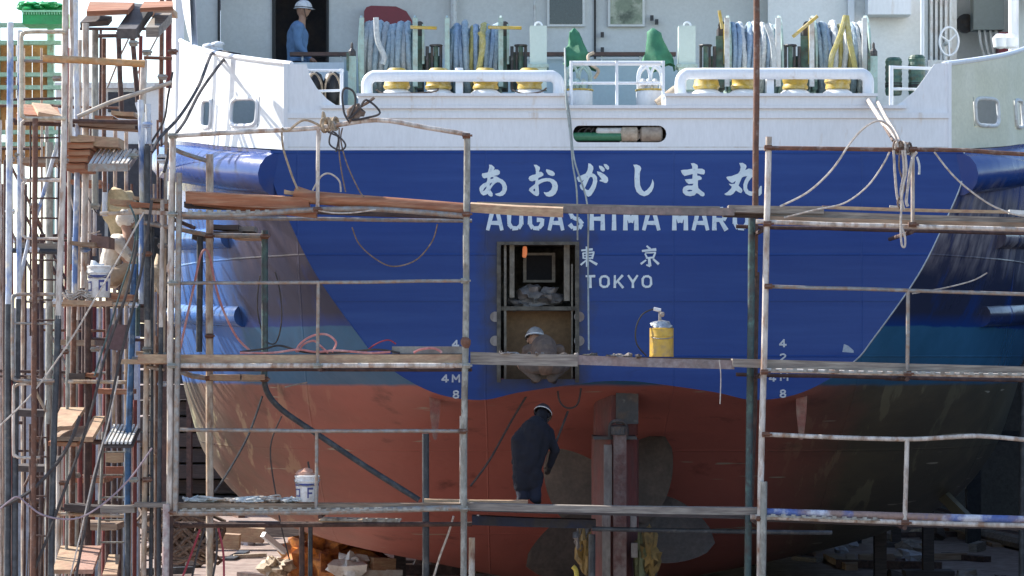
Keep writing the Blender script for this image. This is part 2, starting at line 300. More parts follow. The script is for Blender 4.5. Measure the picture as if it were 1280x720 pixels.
def hull_mat(name, transom=False):
    m = bpy.data.materials.new(name); m.use_nodes = True; n = m.node_tree; N = n.nodes; L = n.links; p = N['Principled BSDF']
    tc = N.new('ShaderNodeTexCoord'); sep = N.new('ShaderNodeSeparateXYZ'); L.new(tc.outputs['Object'], sep.inputs[0])
    def nz(sc, det=5, st=None, rough=.6):
        t = N.new('ShaderNodeTexNoise'); t.inputs['Scale'].default_value = sc; t.inputs['Detail'].default_value = det; t.inputs['Roughness'].default_value = rough
        if st:
            mp = N.new('ShaderNodeMapping'); mp.inputs['Scale'].default_value = st; mp.inputs['Rotation'].default_value = (.35, 0, .5); L.new(tc.outputs['Object'], mp.inputs[0]); L.new(mp.outputs[0], t.inputs[0])
        else: L.new(tc.outputs['Object'], t.inputs[0])
        return t.outputs[0]
    def math_(op, a, b=None):
        x = N.new('ShaderNodeMath'); x.operation = op
        for i, v in ((0, a), (1, b)):
            if v is None: continue
            if isinstance(v, (int, float)): x.inputs[i].default_value = v
            else: L.new(v, x.inputs[i])
        return x.outputs[0]
    def step(src, a, b):
        r = N.new('ShaderNodeMapRange'); r.inputs[1].default_value = a; r.inputs[2].default_value = b; L.new(src, r.inputs[0]); return r.outputs[0]
    def mix(f, a, b):
        x = N.new('ShaderNodeMix'); x.data_type = 'RGBA'; L.new(f, x.inputs[0])
        for s, v in ((6, a), (7, b)):
            if isinstance(v, tuple): x.inputs[s].default_value = (*v, 1)
            else: L.new(v, x.inputs[s])
        return x.outputs[2]
    z = sep.outputs[2]; ax = math_('ABSOLUTE', sep.outputs[0])
    blue = mix(step(nz(.9), .35, .7), (.009, .045, .215), (.015, .056, .23))
    blue = mix(step(nz(22, 3), .3, .7), blue, (.012, .046, .21))
    if transom:
        col = blue
        blue = mix(step(nz(1.1, 5, (.35, 1, 5)), .45, .75), blue, (.022, .068, .25)); col = mix(step(nz(2.3, 6, (.5, 1, 2.2)), .66, .8), blue, (.012, .034, .14))
        # soot and brushed filler round the cut opening
        d = math_('MAXIMUM', math_('SUBTRACT', math_('ABSOLUTE', math_('ADD', sep.outputs[0], 1.02)), .50), math_('SUBTRACT', math_('ABSOLUTE', math_('SUBTRACT', z, 4.62)), .86))
        d = math_('ADD', d, math_('MULTIPLY', nz(5), .42))
        col = mix(step(d, .46, .14), col, (.040, .042, .055))
    else:
        zz = math_('ADD', z, math_('MULTIPLY', math_('SUBTRACT', nz(2.5, 3), .5), .05))
        boot = mix(step(nz(1.2), .4, .65), (.035, .135, .26), (.028, .11, .21))
        col = mix(step(zz, 4.42, 4.44), boot, blue)
        sun_flank = math_('MULTIPLY', step(math_('ADD', sep.outputs[0], math_('MULTIPLY', math_('SUBTRACT', nz(3, 5, (1.5, 1.5, .4)), .5), .7)), -4.75, -5.0), step(math_('ADD', z, math_('MULTIPLY', nz(1.5), .3)), 6.5, 6.3))
        col = mix(sun_flank, col, (.040, .13, .38))  # lighter blue paints sun and sky sheen onto the left flank
        col = mix(math_('MULTIPLY', sun_flank, step(nz(3.5, 4, (3, 3, .3)), .72, .78)), col, (.25, .38, .55))
        red = mix(step(nz(.7), .3, .7), (.40, .128, .10), (.33, .108, .088))
        red = mix(step(nz(1.6, 6, (1, 1, .4)), .6, .72), red, (.17, .055, .045))
        oli = mix(step(nz(.8), .4, .6), (.115, .10, .066), (.08, .073, .052))
        oli = mix(math_('MULTIPLY', step(nz(1.4, 5, (3.2, .5, .5)), .57, .62), step(sep.outputs[0], 6.5, -3.5)), oli, (.34, .33, .20))  # pale stripes paint sunlit patches, mostly on the left
        k = math_('ADD', math_('ADD', ax, math_('MULTIPLY', sep.outputs[0], .30)), math_('MULTIPLY', math_('SUBTRACT', nz(.9, 4), .5), 1.4))
        red = mix(step(k, 2.4, 4.3), red, oli)  # olive reaches further in on the right, painting the shade of that side
        scr = step(nz(1.3, 2, (.6, .6, 9)), .70, .72)
        red = mix(scr, red, (.36, .33, .26))
        col = mix(step(zz, 3.66, 3.70), red, col)
        # brown yard reflections painted as colour streaks on the blue side
        refl_mask = math_('MULTIPLY', step(nz(1.3, 5, (1.6, 1.6, .35)), .25, .45), math_('MULTIPLY', step(zz, 4.44, 4.6), step(math_('ADD', z, math_('MULTIPLY', nz(2.2), .5)), 6.55, 6.25)))
        refl_tone = mix(step(nz(2.0, 4, (2.2, 2.2, .25)), .3, .75), (.030, .032, .045), (.10, .078, .072))
        refl_tone = mix(math_('MULTIPLY', step(nz(1.7, 5, (2.6, 2.6, .2)), .42, .7), step(sep.outputs[0], 2, 3)), refl_tone, (.36, .32, .30))
        refl_tone = mix(step(math_('ADD', z, math_('MULTIPLY', nz(1.5), .7)), 5.75, 5.35), refl_tone, (.032, .034, .042))
        refl_mask = math_('MULTIPLY', refl_mask, step(math_('SUBTRACT', math_('ADD', ax, math_('MULTIPLY', math_('SUBTRACT', nz(2, 4), .5), .8)), math_('MULTIPLY', sep.outputs[0], .13)), 5.9, 5.5))
        col = mix(math_('MULTIPLY', refl_mask, .8), col, refl_tone)
    L.new(col, p.inputs['Base Color']); p.inputs['Specular IOR Level'].default_value = .28 if transom else .42
    r = N.new('ShaderNodeMapRange'); r.inputs[1].default_value = 3.6; r.inputs[2].default_value = 3.9
    r.inputs[3].default_value = .55; r.inputs[4].default_value = .42 if transom else .24; L.new(z, r.inputs[0]); L.new(r.outputs[0], p.inputs['Roughness'])
    b = N.new('ShaderNodeBump'); b.inputs['Strength'].default_value = .35 if not transom else .12; b.inputs['Distance'].default_value = .05
    L.new(nz(1.6, 3, (1.2, 1.2, .5)), b.inputs['Height'])
    b2 = N.new('ShaderNodeBump'); b2.inputs['Strength'].default_value = .1; b2.inputs['Distance'].default_value = .004; L.new(nz(60, 3), b2.inputs['Height'])
    def seam(src, per, off, wd):
        f = math_('FRACT', math_('ADD', math_('DIVIDE', src, per), off)); return step(math_('ABSOLUTE', math_('SUBTRACT', f, .5)), wd / per, 0.0)
    sm = math_('MAXIMUM', seam(math_('ADD', z, math_('MULTIPLY', nz(5, 2), .01)), 1.27, .31, .016), seam(math_('ADD', sep.outputs[0], math_('MULTIPLY', nz(5, 2), .01)), 2.35, .2, .016))
    b3 = N.new('ShaderNodeBump'); b3.inputs['Strength'].default_value = .55; b3.inputs['Distance'].default_value = .012; L.new(sm, b3.inputs['Height']); L.new(b.outputs[0], b3.inputs['Normal'])
    L.new(b3.outputs[0], b2.inputs['Normal']); L.new(b2.outputs[0], p.inputs['Normal'])
    return m
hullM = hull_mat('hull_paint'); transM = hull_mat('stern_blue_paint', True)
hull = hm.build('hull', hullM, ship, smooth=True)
# ---- transom plate with the cut opening
out = [(p.x, p.y) for p in section(0)]
L_ = [(XC - x, z) for x, z in out]; R_ = [(XC + x, z) for x, z in out[:-1]][::-1]
op = [W(624, 305), W(720, 305), W(720, 474), W(624, 474)]
hole = [(p.x, p.z) for p in op]
transom = MB().poly([L_ + R_, hole], -.012, .0).build('transom', transM, ship)
# weld seams across the transom
for py in (376, 300):
    z = Zp(py); hx = hullx(0, z)
    if py == 376:
        for a, b in ((XC - hx + .02, op[0].x - .03), (op[1].x + .03, XC + hx - .02)):
            MB().box(a, b, -.020, -.012, z - .007, z + .007).build('weld_seam', transM, ship)
edge = [Vector((XC + x, -.008, z)) for x, z in out if z > 3.9]
MB().tube(edge, .011, 6).build('edge_weld', mat('weld_glint', (.5, .5, .48), rough=.3, metal=.6, bump=.1), transom)  # right edge weld coloured pale to paint its sun glint
edge = [Vector((XC - x, -.006, z)) for x, z in out if z > 3.9]
MB().tube(edge, .010, 6).build('edge_weld', transM, transom)

# ---- lettering
def outline_letters():
    data = []
    o1 = (590, 195, 10.667)
    data.append((o1, [[(228,115),(262,120),(298,150),(300,172),(285,195),(310,180),(345,183),(372,205),(372,235),(350,255),(290,268),(330,275),(370,300),(410,318),(445,355),(465,405),(465,450),(445,500),(410,530),(370,538),(330,528),(305,508),(330,500),(370,490),(400,460),(408,420),(395,380),(370,355),(340,350),(310,365),(280,395),(255,430),(245,455),(275,500),(275,535),(255,545),(225,530),(208,505),(185,520),(150,528),(120,505),(100,460),(98,430),(110,405),(150,370),(195,350),(205,320),(205,290),(165,300),(145,290),(130,260),(135,235),(160,230),(210,220),(222,185),(230,150)],
        [(250,285),(285,280),(285,300),(245,312)], [(235,375),(268,350),(255,380),(238,400)], [(148,460),(165,430),(195,405),(190,430),(170,455),(155,470)]], []))
    data.append((o1, [[(822,118),(860,118),(905,150),(905,175),(890,210),(930,215),(953,240),(950,262),(920,280),(885,292),(883,325),(930,305),(985,295),(1040,297),(1090,315),(1130,350),(1145,400),(1140,450),(1115,505),(1075,535),(1030,545),(990,535),(965,505),(955,480),(985,488),(1020,480),(1055,450),(1070,410),(1065,375),(1040,345),(1005,338),(960,345),(915,365),(885,385),(890,440),(895,500),(885,530),(860,535),(825,520),(790,490),(758,460),(765,435),(800,405),(840,375),(848,325),(800,340),(770,330),(753,300),(765,275),(805,255),(850,245),(852,205),(845,165)],
        [(820,445),(838,435),(842,460),(832,475),(818,462)]], [[(990,178),(1030,185),(1080,205),(1105,235),(1100,260),(1075,268),(1045,262),(1015,248),(1000,225),(985,200)]]))
    o2 = (710, 195, 10.667)
    data.append((o2, [[(270,98),(300,105),(335,140),(338,175),(320,230),(355,245),(385,280),(390,340),(370,420),(340,480),(305,530),(270,545),(235,520),(215,480),(222,430),(250,455),(275,455),(300,420),(325,370),(335,320),(325,285),(300,278),(280,300),(250,370),(225,425),(190,460),(165,430),(155,395),(185,360),(215,315),(165,350),(140,345),(115,300),(125,280),(170,262),(235,235),(258,195),(268,150)]],
        [[(385,205),(430,215),(490,250),(530,290),(535,330),(520,358),(495,362),(455,345),(420,335),(425,318),(450,315),(425,280),(395,245)], [(412,130),(450,135),(485,165),(490,200),(465,215),(435,190),(415,155)], [(475,108),(510,110),(545,140),(548,170),(530,188),(500,165),(480,130)]]))
    data.append((o2, [[(868,118),(915,115),(960,135),(975,165),(970,190),(958,215),(955,300),(960,390),(985,450),(1015,478),(1050,455),(1095,405),(1118,350),(1125,308),(1145,360),(1140,420),(1115,475),(1070,520),(1015,538),(960,520),(915,480),(890,410),(885,300),(890,200),(888,160)]], []))
    o3 = (840, 195, 10.667)
    data.append((o3, [[(250,100),(290,95),(335,118),(345,140),(340,170),(400,170),(435,190),(437,225),(425,248),(385,245),(335,232),(335,262),(370,268),(395,290),(390,315),(345,325),(342,380),(350,430),(390,465),(430,495),(433,525),(415,540),(385,535),(350,505),(325,495),(300,525),(240,538),(180,525),(145,490),(140,450),(155,415),(200,395),(270,395),(285,370),(220,375),(190,350),(170,315),(200,310),(270,305),(275,240),(220,255),(165,268),(135,240),(115,195),(145,185),(200,183),(270,170),(268,140)],
        [(195,465),(230,450),(270,455),(265,468),(220,475)]], []))
    data.append((o3, [[(895,95),(940,92),(985,120),(992,145),(975,190),(1020,168),(1060,175),(1092,215),(1090,260),(1050,300),(1020,340),(1000,390),(1000,430),(1020,465),(1060,475),(1100,470),(1150,460),(1175,400),(1195,400),(1195,500),(1170,530),(1100,535),(1030,530),(980,500),(952,450),(950,380),(970,320),(1000,270),(960,275),(930,290),(910,335),(885,395),(930,440),(937,470),(920,495),(890,485),(850,460),(815,505),(780,525),(720,525),(695,508),(740,480),(790,430),(795,408),(770,390),(755,370),(790,375),(835,370),(850,330),(825,350),(800,362),(770,345),(735,310),(722,285),(740,275),(790,270),(880,235),(905,200),(915,150)]], []))
    for (ox, oy, k), loops, extra in data:
        f = lambda l: [(W(ox + x / k, oy + y / k).x, W(ox + x / k, oy + y / k).z) for x, y in l]
        mb = MB().poly([f(l) for l in loops], -.022, -.0135)
        for e in extra: mb.poly([f(e)], -.022, -.0135)
        mb.build('letter', letterm, ship)
outline_letters()
def strokes(sts, ox, oy, k, m=letterm):
    mb = MB()
    for i, (x0, y0, x1, y1, wd) in enumerate(sts):
        a = W(ox + x0 / k, oy + y0 / k); b = W(ox + x1 / k, oy + y1 / k); h = wd / k / 2 / 100
        d = (b - a); d.normalize(); nn = Vector((-d.z, 0, d.x)) * h
        c = [a + nn * .75, a - nn * .75, b - nn, b + nn]; yf = -.020 - .0006 * i
        mb.poly([[(p.x, p.z) for p in c]], yf, -.0135 - .0001 * i)
    mb.build('letter', m, ship)
strokes([(118,135,266,120,30),(140,165,148,240,25),(138,170,288,158,24),(280,160,255,243,28),(150,202,262,196,15),(150,238,258,232,20),(188,85,195,345,34),(182,262,110,322,25),(222,258,322,316,34)], 715, 300, 10.283)
strokes([(958,75,1005,118,30),(898,142,1082,122,36),(938,175,962,228,25),(938,168,1078,160,20),(1072,162,1042,228,28),(948,232,1048,226,26),(990,232,1000,338,42),(1002,345,955,318,20),(952,258,882,310,28),(1042,245,1115,312,34)], 715, 300, 10.283)
GL = {'A': [(0,1,.4,0),(1,1,.6,0),(.2,.68,.8,.68),(.38,.06,.62,.06)], 'T': [(0,.08,1,.08),(.5,0,.5,1)], 'K': [(.12,0,.12,1),(.2,.62,.95,0),(.4,.45,1,1)], 'Y': [(0,0,.5,.55),(1,0,.5,.55),(.5,.5,.5,1)],
      'O': [(.3,.09,.7,.09),(.7,.09,.9,.27),(.9,.25,.9,.75),(.9,.73,.7,.91),(.7,.91,.3,.91),(.3,.91,.1,.73),(.1,.75,.1,.25),(.1,.27,.3,.09)],
      'U': [(.1,0,.1,.72),(.1,.7,.32,.91),(.3,.91,.7,.91),(.68,.91,.9,.7),(.9,.72,.9,0)],
      'G': [(.9,.25,.7,.09),(.72,.09,.3,.09),(.3,.09,.1,.27),(.1,.25,.1,.75),(.1,.73,.3,.91),(.3,.91,.72,.91),(.7,.91,.9,.73),(.9,.78,.9,.5),(.95,.55,.55,.55)],
      'S': [(.9,.25,.7,.09),(.72,.09,.3,.09),(.3,.09,.1,.25),(.1,.24,.3,.47),(.3,.46,.7,.54),(.7,.53,.9,.73),(.9,.73,.7,.91),(.7,.91,.3,.91),(.3,.91,.08,.73)],
      'H': [(.12,0,.12,1),(.88,0,.88,1),(.1,.5,.9,.5)], 'I': [(.5,0,.5,1)], 'M': [(.12,0,.12,1),(.88,0,.88,1),(.12,.03,.5,.66),(.88,.03,.5,.66)],
      'R': [(.12,0,.12,1),(.1,.09,.7,.09),(.7,.09,.9,.22),(.9,.2,.9,.4),(.9,.38,.7,.55),(.72,.55,.1,.55),(.5,.55,.92,1)],
      '4': [(.65,0,.65,1),(.68,.02,.05,.7),(0,.7,1,.7)], '8': [(.3,.08,.7,.08),(.7,.08,.85,.28),(.85,.28,.6,.48),(.4,.48,.15,.28),(.15,.28,.3,.08),(.4,.48,.6,.48),(.6,.48,.9,.72),(.9,.72,.7,.92),(.7,.92,.3,.92),(.3,.92,.1,.72),(.1,.72,.4,.48)],
      '2': [(.1,.25,.3,.08),(.3,.08,.7,.08),(.7,.08,.9,.3),(.9,.3,.1,.9),(.05,.92,.95,.92)]}
def glyph(c, x0, x1, y0, y1, wd, m=letterm):
    strokes([(a * (x1 - x0) * 10, b * (y1 - y0) * 10, c2 * (x1 - x0) * 10, d * (y1 - y0) * 10, wd * 10 / .9) for a, b, c2, d in GL[c]], x0, y0, 10, m)
for c, x0, x1 in (('A',608,629),('O',633,655),('G',659,681),('A',685,705),('S',709,731),('H',736,757),('I',764,771),('M',778,799),('A',803,825),('M',839,861),('A',865,886),('R',889,911),('U',915,937)):
    glyph(c, x0 + 1.5, x1 - 1.5, 259, 288, 5.2)
for c, x0, x1 in (('T',732,744),('O',749,762),('K',767,779),('Y',785,797),('O',802,815)): glyph(c, x0, x1, 344, 360, 2.9)
greyl = mat('draught_mark_paint', (.50, .55, .60), rough=.6, bump=0)
for c, x, y in (('4',565,425),('2',565,443),('4',552,468),('8',565.5,488),('4',974,424),('2',974,442),('4',961,467),('8',974,487)): glyph(c, x, x + 9, y, y + 10, 2.1, greyl)
for x, y in ((564.5, 468), (974.5, 466)): glyph('M', x, x + 11, y, y + 10, 2.0, greyl)

# ---- interior behind the opening
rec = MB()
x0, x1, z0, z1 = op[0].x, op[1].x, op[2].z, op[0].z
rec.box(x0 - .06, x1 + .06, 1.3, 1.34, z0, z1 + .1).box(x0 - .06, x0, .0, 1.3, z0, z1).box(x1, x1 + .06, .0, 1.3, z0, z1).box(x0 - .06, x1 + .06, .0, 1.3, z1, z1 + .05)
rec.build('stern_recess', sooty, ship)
def pb(px0, px1, py0, py1, Y0, Y1): # box given in picture columns and rows at depth Y0
    return (Xp(px0, Y0), Xp(px1, Y0), Y0, Y1, Zp(py1, Y0), Zp(py0, Y0))
fr = MB(); 
for a in ((621, 626, 302, 478), (719, 724, 302, 478), (626, 719, 302, 306)): fr.box(*pb(*a, -.035, -.013))
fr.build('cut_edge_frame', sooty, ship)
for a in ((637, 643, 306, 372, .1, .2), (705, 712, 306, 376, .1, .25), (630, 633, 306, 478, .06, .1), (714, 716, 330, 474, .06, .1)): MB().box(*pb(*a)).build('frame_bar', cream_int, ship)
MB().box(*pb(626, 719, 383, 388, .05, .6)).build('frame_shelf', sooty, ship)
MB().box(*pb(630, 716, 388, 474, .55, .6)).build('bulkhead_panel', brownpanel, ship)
wf = MB()
for a in ((654, 694, 316, 319), (654, 658, 319, 350), (690, 694, 319, 350), (654, 694, 350, 353)): wf.box(*pb(*a, .55, .62))
wf.build('inner_window_frame', cream_int, ship)
MB().box(*pb(658, 690, 319, 350, .60, .61)).build('window_pane', mat('sooty_pane', (.012, .013, .016), rough=.7, bump=0, spec=.2), ship)
MB().tube(cr(wp([(656, 308, .3), (656, 316, .3), (655, 322, .3)]), 4), [.02, .026, .03, .03, .03, .03, .028, .025, .015], 8).build('lamp', mat('lit_lamp_glass', (.6, .2, .08), rough=.4, bump=0, emit=(1, .3, .12, .18)), ship)
for i, (a, b, rx) in enumerate(((664, 368, .16), (685, 369, .17), (650, 380, .15), (676, 377, .2))):
    MB().blob(W(a, b, .32), (rx, .12, .11 if i < 2 else .07), 14, seed=i * 3.1, amp=.9).build('plastic_wrapping', clearfilm, ship, smooth=True)
for px, py in ((619, 396), (619, 426), (724, 396), (724, 426)):
    c = W(px, py); MB().lathe([(.065, 0), (.065, .02)], (c.x, -.013, c.z), (0, -1, 0), 14).build('lug', zinc, ship)

# ---- white bulwark strip above the blue
zb = 6.622
def slot(px0, px1, py0, py1):
    a, b = W(px0, py1), W(px1, py0); r = (b.z - a.z) / 2; pts = []
    for k in range(9): t = -pi / 2 + pi * k / 8; pts.append((b.x - r + r * cos(t) , (a.z + b.z) / 2 + r * sin(t)))
    for k in range(9): t = pi / 2 + pi * k / 8; pts.append((a.x + r + r * cos(t) * .7, (a.z + b.z) / 2 + r * sin(t)))
    return pts
def PL(l, Y=0): return [(W(x, y, Y).x, W(x, y, Y).z) for x, y in l]
pl = MB().poly([[(XC - 4.12, zb), (XC + 4.13, zb), (XC + 4.13, Zp(148)), (XC - 4.12, Zp(148))], slot(713, 833, 157, 178)], -.012, .02)
pl.build('bulwark_plate', white, ship)
MB().box(XC - 4.12, XC + 4.13, -.04, .02, Zp(148), Zp(141)).build('rubbing_ledge', white, ship)
cl = MB().box(XC - 4.11, XC + 4.12, -.018, .02, Zp(141), Zp(136)); cl.build('bulwark_plate', white, ship)
MB().box(XC - 3.7, XC + 3.6, -.07, .6, Zp(136), Zp(132)).build('ledge', white, ship)
MB().box(XC - 4.12, XC + 4.13, -.016, -.0125, Zp(184.5), Zp(183.5)).build('weld_seam', white2, ship)
for a, b in ((-3.24, -.62), (.60, 3.22)): MB().box(XC + a, XC + b, -.06, 1.2, Zp(131.8), Zp(121)).build('chock_platform', white, ship); MB().box(XC + a - .02, XC + b + .02, -.10, 1.22, Zp(121), Zp(117.5)).build('chock_platform_lip', white, ship)
wing = MB().poly([PL([(356, 80), (383, 80), (387, 95), (396, 110), (409, 124), (428, 137), (452, 137), (452, 140.8), (356, 140.8)])], -.012, .02); wing.build('bulwark_wing', white, ship)
wing = MB().poly([PL([(1187, 78), (1187, 140.8), (1090, 140.8), (1090, 137), (1112, 137), (1128, 127), (1143, 114), (1155, 98), (1168, 80)])], -.012, .02); wing.build('bulwark_wing', white, ship)
MB().box(XC - 4.17, XC - 4.12, -.03, .03, zb, Zp(80)).build('corner_bead', white, ship)
MB().box(XC + 4.13, XC + 4.17, -.03, .03, zb, Zp(78)).build('corner_bead', white, ship)
# machinery in the slot
MB().box(Xp(705, .5), Xp(845, .5), .5, .54, Zp(185, .5), Zp(150, .5)).build('slot_back', darksteel, ship)
for k, (a, b, yy, r, m_) in enumerate(((712, 776, 171, .055, mat('mid_green_paint', (.05, .20, .10), rough=.5)), (745, 778, 164, .045, white2), (776, 796, 168, .095, canvas), (800, 826, 168, .10, mat('tan_roller', (.38, .31, .24), (.25, .19, .15), scale=8, rough=.7)))):
    MB().lathe([(r * .6, 0), (r, .02), (r, .4 * (b - a) / 40), (r * .6, .4 * (b - a) / 40 + .02)], W(a, yy, .06), (1, 0, 0), 14).build('slot_roller', m_, ship, smooth=True)
for k in range(4): MB().tube(cr(wp([(775 + 6 * k, 178, .06), (790 + 4 * k, 170, .05), (800 + 6 * k, 163, .08), (812 + 5 * k, 158, .1)]), 4), .012, 6).build('slot_cable', cord_w, ship)
for k in range(3): MB().tube(cr(wp([(724 + 5 * k, 176, .06), (722 + 8 * k, 166, .05), (730 + 6 * k, 160, .08), (742, 164, .1)]), 4), .009, 6).build('slot_cable', cord_d, ship)

# ---- quarter bulwarks (curving forward from the transom corners)
def qtop(y): return 7.70 + .20 * min(y, 3.4)
yq = [0, .2, .45, .72, 1.0, 1.25, 1.5, 1.85, 2.2, 2.6, 3.0, 3.4]
for sg, m_ in ((-1, white), (1, khaki)):
    q = MB(); rows = []
    for y in yq:
        px_ = secpt(0, y); a = px_.y + .005; t = qtop(y); f = 1 + .0
        xx = px_.x - .18 * max(0, 1 - y / 1.2)
        rows.append([(xx - .02 * k, y, zz) for k, zz in enumerate((a, max(a + .05, 6.93 + .06 * y), 7.30 + .07 * y, t))])
    cells = [(i, j) for i in range(len(yq) - 1) for j in range(3) if not (j == 1 and i in (2, 3)) and not (j == 1 and i == 6)]
    for off, mm, nm in ((0, m_, 'quarter_bulwark'), (-.03, white, 'bulwark_lining')):
        vs = [(XC + sg * (x + off), y, z) for r in rows for x, y, z in r]
        MB().add(vs, [(i * 4 + j, i * 4 + j + 1, (i + 1) * 4 + j + 1, (i + 1) * 4 + j) for i, j in cells]).build(nm, mm, ship)
    capp = [Vector((XC + sg * (r[3][0] - .015), r[3][1], r[3][2])) for r in rows]
    MB().tube(capp, .035, 8).build('bulwark_cap', white, ship, smooth=True)
    for (i0, i1) in ((2, 4), (6, 7)):
        def sp(u, v):      # u along the panel 0..1, v up 0..1, on the bulwark surface
            a = i0 + (i1 - i0) * max(0, min(1, u)); i = min(int(a), i1 - 1); f = a - i
            lo = Vector(rows[i][1]).lerp(Vector(rows[i + 1][1]), f); hi = Vector(rows[i][2]).lerp(Vector(rows[i + 1][2]), f); p = lo.lerp(hi, v); return Vector((XC + sg * (p.x + .008), p.y, p.z))
        def se(r, pw=.45): return [(.5 + r * math.copysign(abs(cos(q)) ** pw, cos(q)), .5 + r * math.copysign(abs(sin(q)) ** pw, sin(q))) for q in [2 * pi * k / 32 for k in range(32)]]
        lp = [sp(u, v) for u, v in se(.46)]; oc = [(0, 0), (1, 0), (1, 1), (0, 1)]; sq = []
        for u, v in se(.46): m_x = max(abs(u - .5), abs(v - .5)); sq.append(sp(.5 + (u - .5) / m_x * .5, .5 + (v - .5) / m_x * .5))
        MB().add(lp + sq, [(i, (i + 1) % 32, (i + 1) % 32 + 32, i + 32) for i in range(32)]).build('fairlead_corner_plate', m_, ship)
        MB().tube(lp, .026, 8, closed=True).build('fairlead_rim', white if sg < 0 else white2, ship, smooth=True)
    # small bollard seen through the fairlead
    bx = XC + sg * 4.35; MB().lathe([(.10, 0), (.09, .1), (.07, .18), (.07, .3), (.13, .34), (.13, .38), (.06, .40)], (bx, 1.3, 6.75), n=14).build('bollard', white, ship, smooth=True)
# strakes
for nm, ya, dz0, r in (('a', 0, -.33, .27), ('b', 1.55, 0, .15), ('c', 1.9, 0, .15)):
    for sg in (-1, 1):
        pts = []; y = ya
        while y < 30:
            if nm == 'a': zz = secpt(0, y).y - .30; xx = hullx(y, zz) - .06
            elif nm == 'b': zz = 5.60 + .03 * (y - 1.5); xx = hullx(y, zz) - .05
            else: zz = 4.58 + .028 * (y - 1.8); xx = hullx(y, zz) - .05
            pts.append(Vector((XC + sg * xx, y, zz))); y += .35 if y < 8 else 2
        MB().tube(pts, r, 14).build('rubbing_strake', hullM, ship, smooth=True)
    # weld line under upper strake
# ship side wall above sheer further forward
for sg in (-1, 1):
    sw = MB(); ysd = [3.4, 4.2, 5, 6.5, 8, 11, 14, 20, 26]
    vs = []
    for y in ysd:
        p = secpt(0, y); vs += [(XC + sg * p.x, y, p.y), (XC + sg * (p.x - .02), y, 12.5)]
    sw.add(vs, [(2 * i, 2 * i + 1, 2 * i + 3, 2 * i + 2) for i in range(len(ysd) - 1)])
    vs2 = [(v[0] - sg * .12, v[1], v[2]) for v in vs]
    sw.add(vs2, [(2 * i, 2 * i + 1, 2 * i + 3, 2 * i + 2) for i in range(len(ysd) - 1)])
    e = [vs[0], vs[1], vs2[1], vs2[0]]; sw.add(e, [(0, 1, 2, 3)])
    sw.build('side_wall', white, ship)
    # curved aft bracket of the side wall
    br = MB(); pc = [(3.4, 12.5)] + [(3.4 - 1.0 * (1 - k / 8) ** 2, qtop(2.4) + 1.5 * k / 8) for k in range(9)][::-1]
    a = [(XC + sg * (secpt(0, min(y, 3.4)).x - .05), y, z) for y, z in pc]; b = [(x - sg * .08, y, z) for x, y, z in a]
    k = len(a); tri = [(0, i, i + 1) for i in range(1, k - 1)]
    br.add(a + b, tri + [(i + k, j + k, 0 + k) for _, i, j in tri] + [(i, i + 1, i + 1 + k, i + k) for i in range(k - 1)])
    br.build('side_bracket', white, ship)
# deck, overhead and deckhouse
MB().box(XC - 4.0, XC + 4.0, .03, 6, 6.98, 7.0).build('deck_edge_plate', dgreen, ship)
dk = MB(); vs = []
for y in (0.05, .5, 1, 2, 3, 5, 8, 12): x = secpt(0, y).x - .32; vs += [(XC - x, y, 7.02), (XC + x, y, 7.02)]
dk.add(vs, [(2 * i, 2 * i + 1, 2 * i + 3, 2 * i + 2) for i in range(7)]); dk.build('deck', dgreen, ship)
MB().box(XC - 6.2, XC + 6.2, 4.9, 12, 9.85, 9.95).build('upper_deck', white2, ship)
WY = 5.6
def wb(px0, px1, py0, py1, Y0=WY, th=.06, nm='deckhouse_wall', m_=wallgrey, par=ship):
    return MB().box(*pb(px0, px1, py0, py1, Y0, Y0 + th)).build(nm, m_, par)
wb(240, 274, -60, 160, 4.6, nm='deckhouse_wall'); wb(276, 340, -60, 160, WY, nm='sliding_door', m_=wallgrey2)
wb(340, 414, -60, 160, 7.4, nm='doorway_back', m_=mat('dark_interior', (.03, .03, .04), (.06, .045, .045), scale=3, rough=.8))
wb(409, 668, -60, 160); wb(668, 744, -60, 30, nm='deckhouse_wall'); wb(668, 744, 30, 160); wb(745, 960, -60, 160, WY + .02); wb(960, 1160, -60, 160, 5.2, m_=wallgrey2)
wb(1160, 1196, -60, 160, 5.3, m_=white2); wb(1196, 1262, -60, 160, 6.4, m_=wallgrey)
for a in ((272, 275, -40, 160, 4.55, black), (340, 344, -40, 160, WY - .03, black), (408, 411, -40, 160, WY - .03, black), (742.5, 745, -40, 160, WY - .03, black)):
    wb(a[0], a[1], a[2], a[3], a[4], .03, 'door_edge', a[5])
wb(1060, 1068, -40, 160, 5.12, .06, 'wall_stiffener', white)
for (a, b, gm) in ((687, 728, glass_d), (763, 803, glass_g)):
    f = wb(a - 3, b + 3, -20, 33, WY - .05, .045, 'window', wallgrey2); wb(a, b, -16, 30, WY - .058, .006, 'pane', gm, f)
wb(1085, 1139, -20, 18, 4.8, .35, 'wall_locker', white); wb(1217, 1255, -10, 37, 5.6, .3, 'control_box', tankm)
for i in range(4): MB().tube(cr(wp([(1224 + 7 * i, 37, 5.7), (1226 + 7 * i, 55, 5.7), (1232 + 6 * i, 75, 5.7)]), 3), .02, 6).build('conduit', white2, ship)
MB().lathe([(.14, 0), (.14, .1), (.05, .12)], W(1206, 30, 6.2), (0, -1, 0), 14).build('wall_lamp', darksteel, ship)
MB().box(*pb(1249, 1262, 40, 72, 5.5, 5.8)).build('maroon_locker', maroon, ship)
MB().lathe([(.07, 0), (.07, 3.5)], W(1267, 90, 3.2), n=12).build('side_post', white, ship, smooth=True)
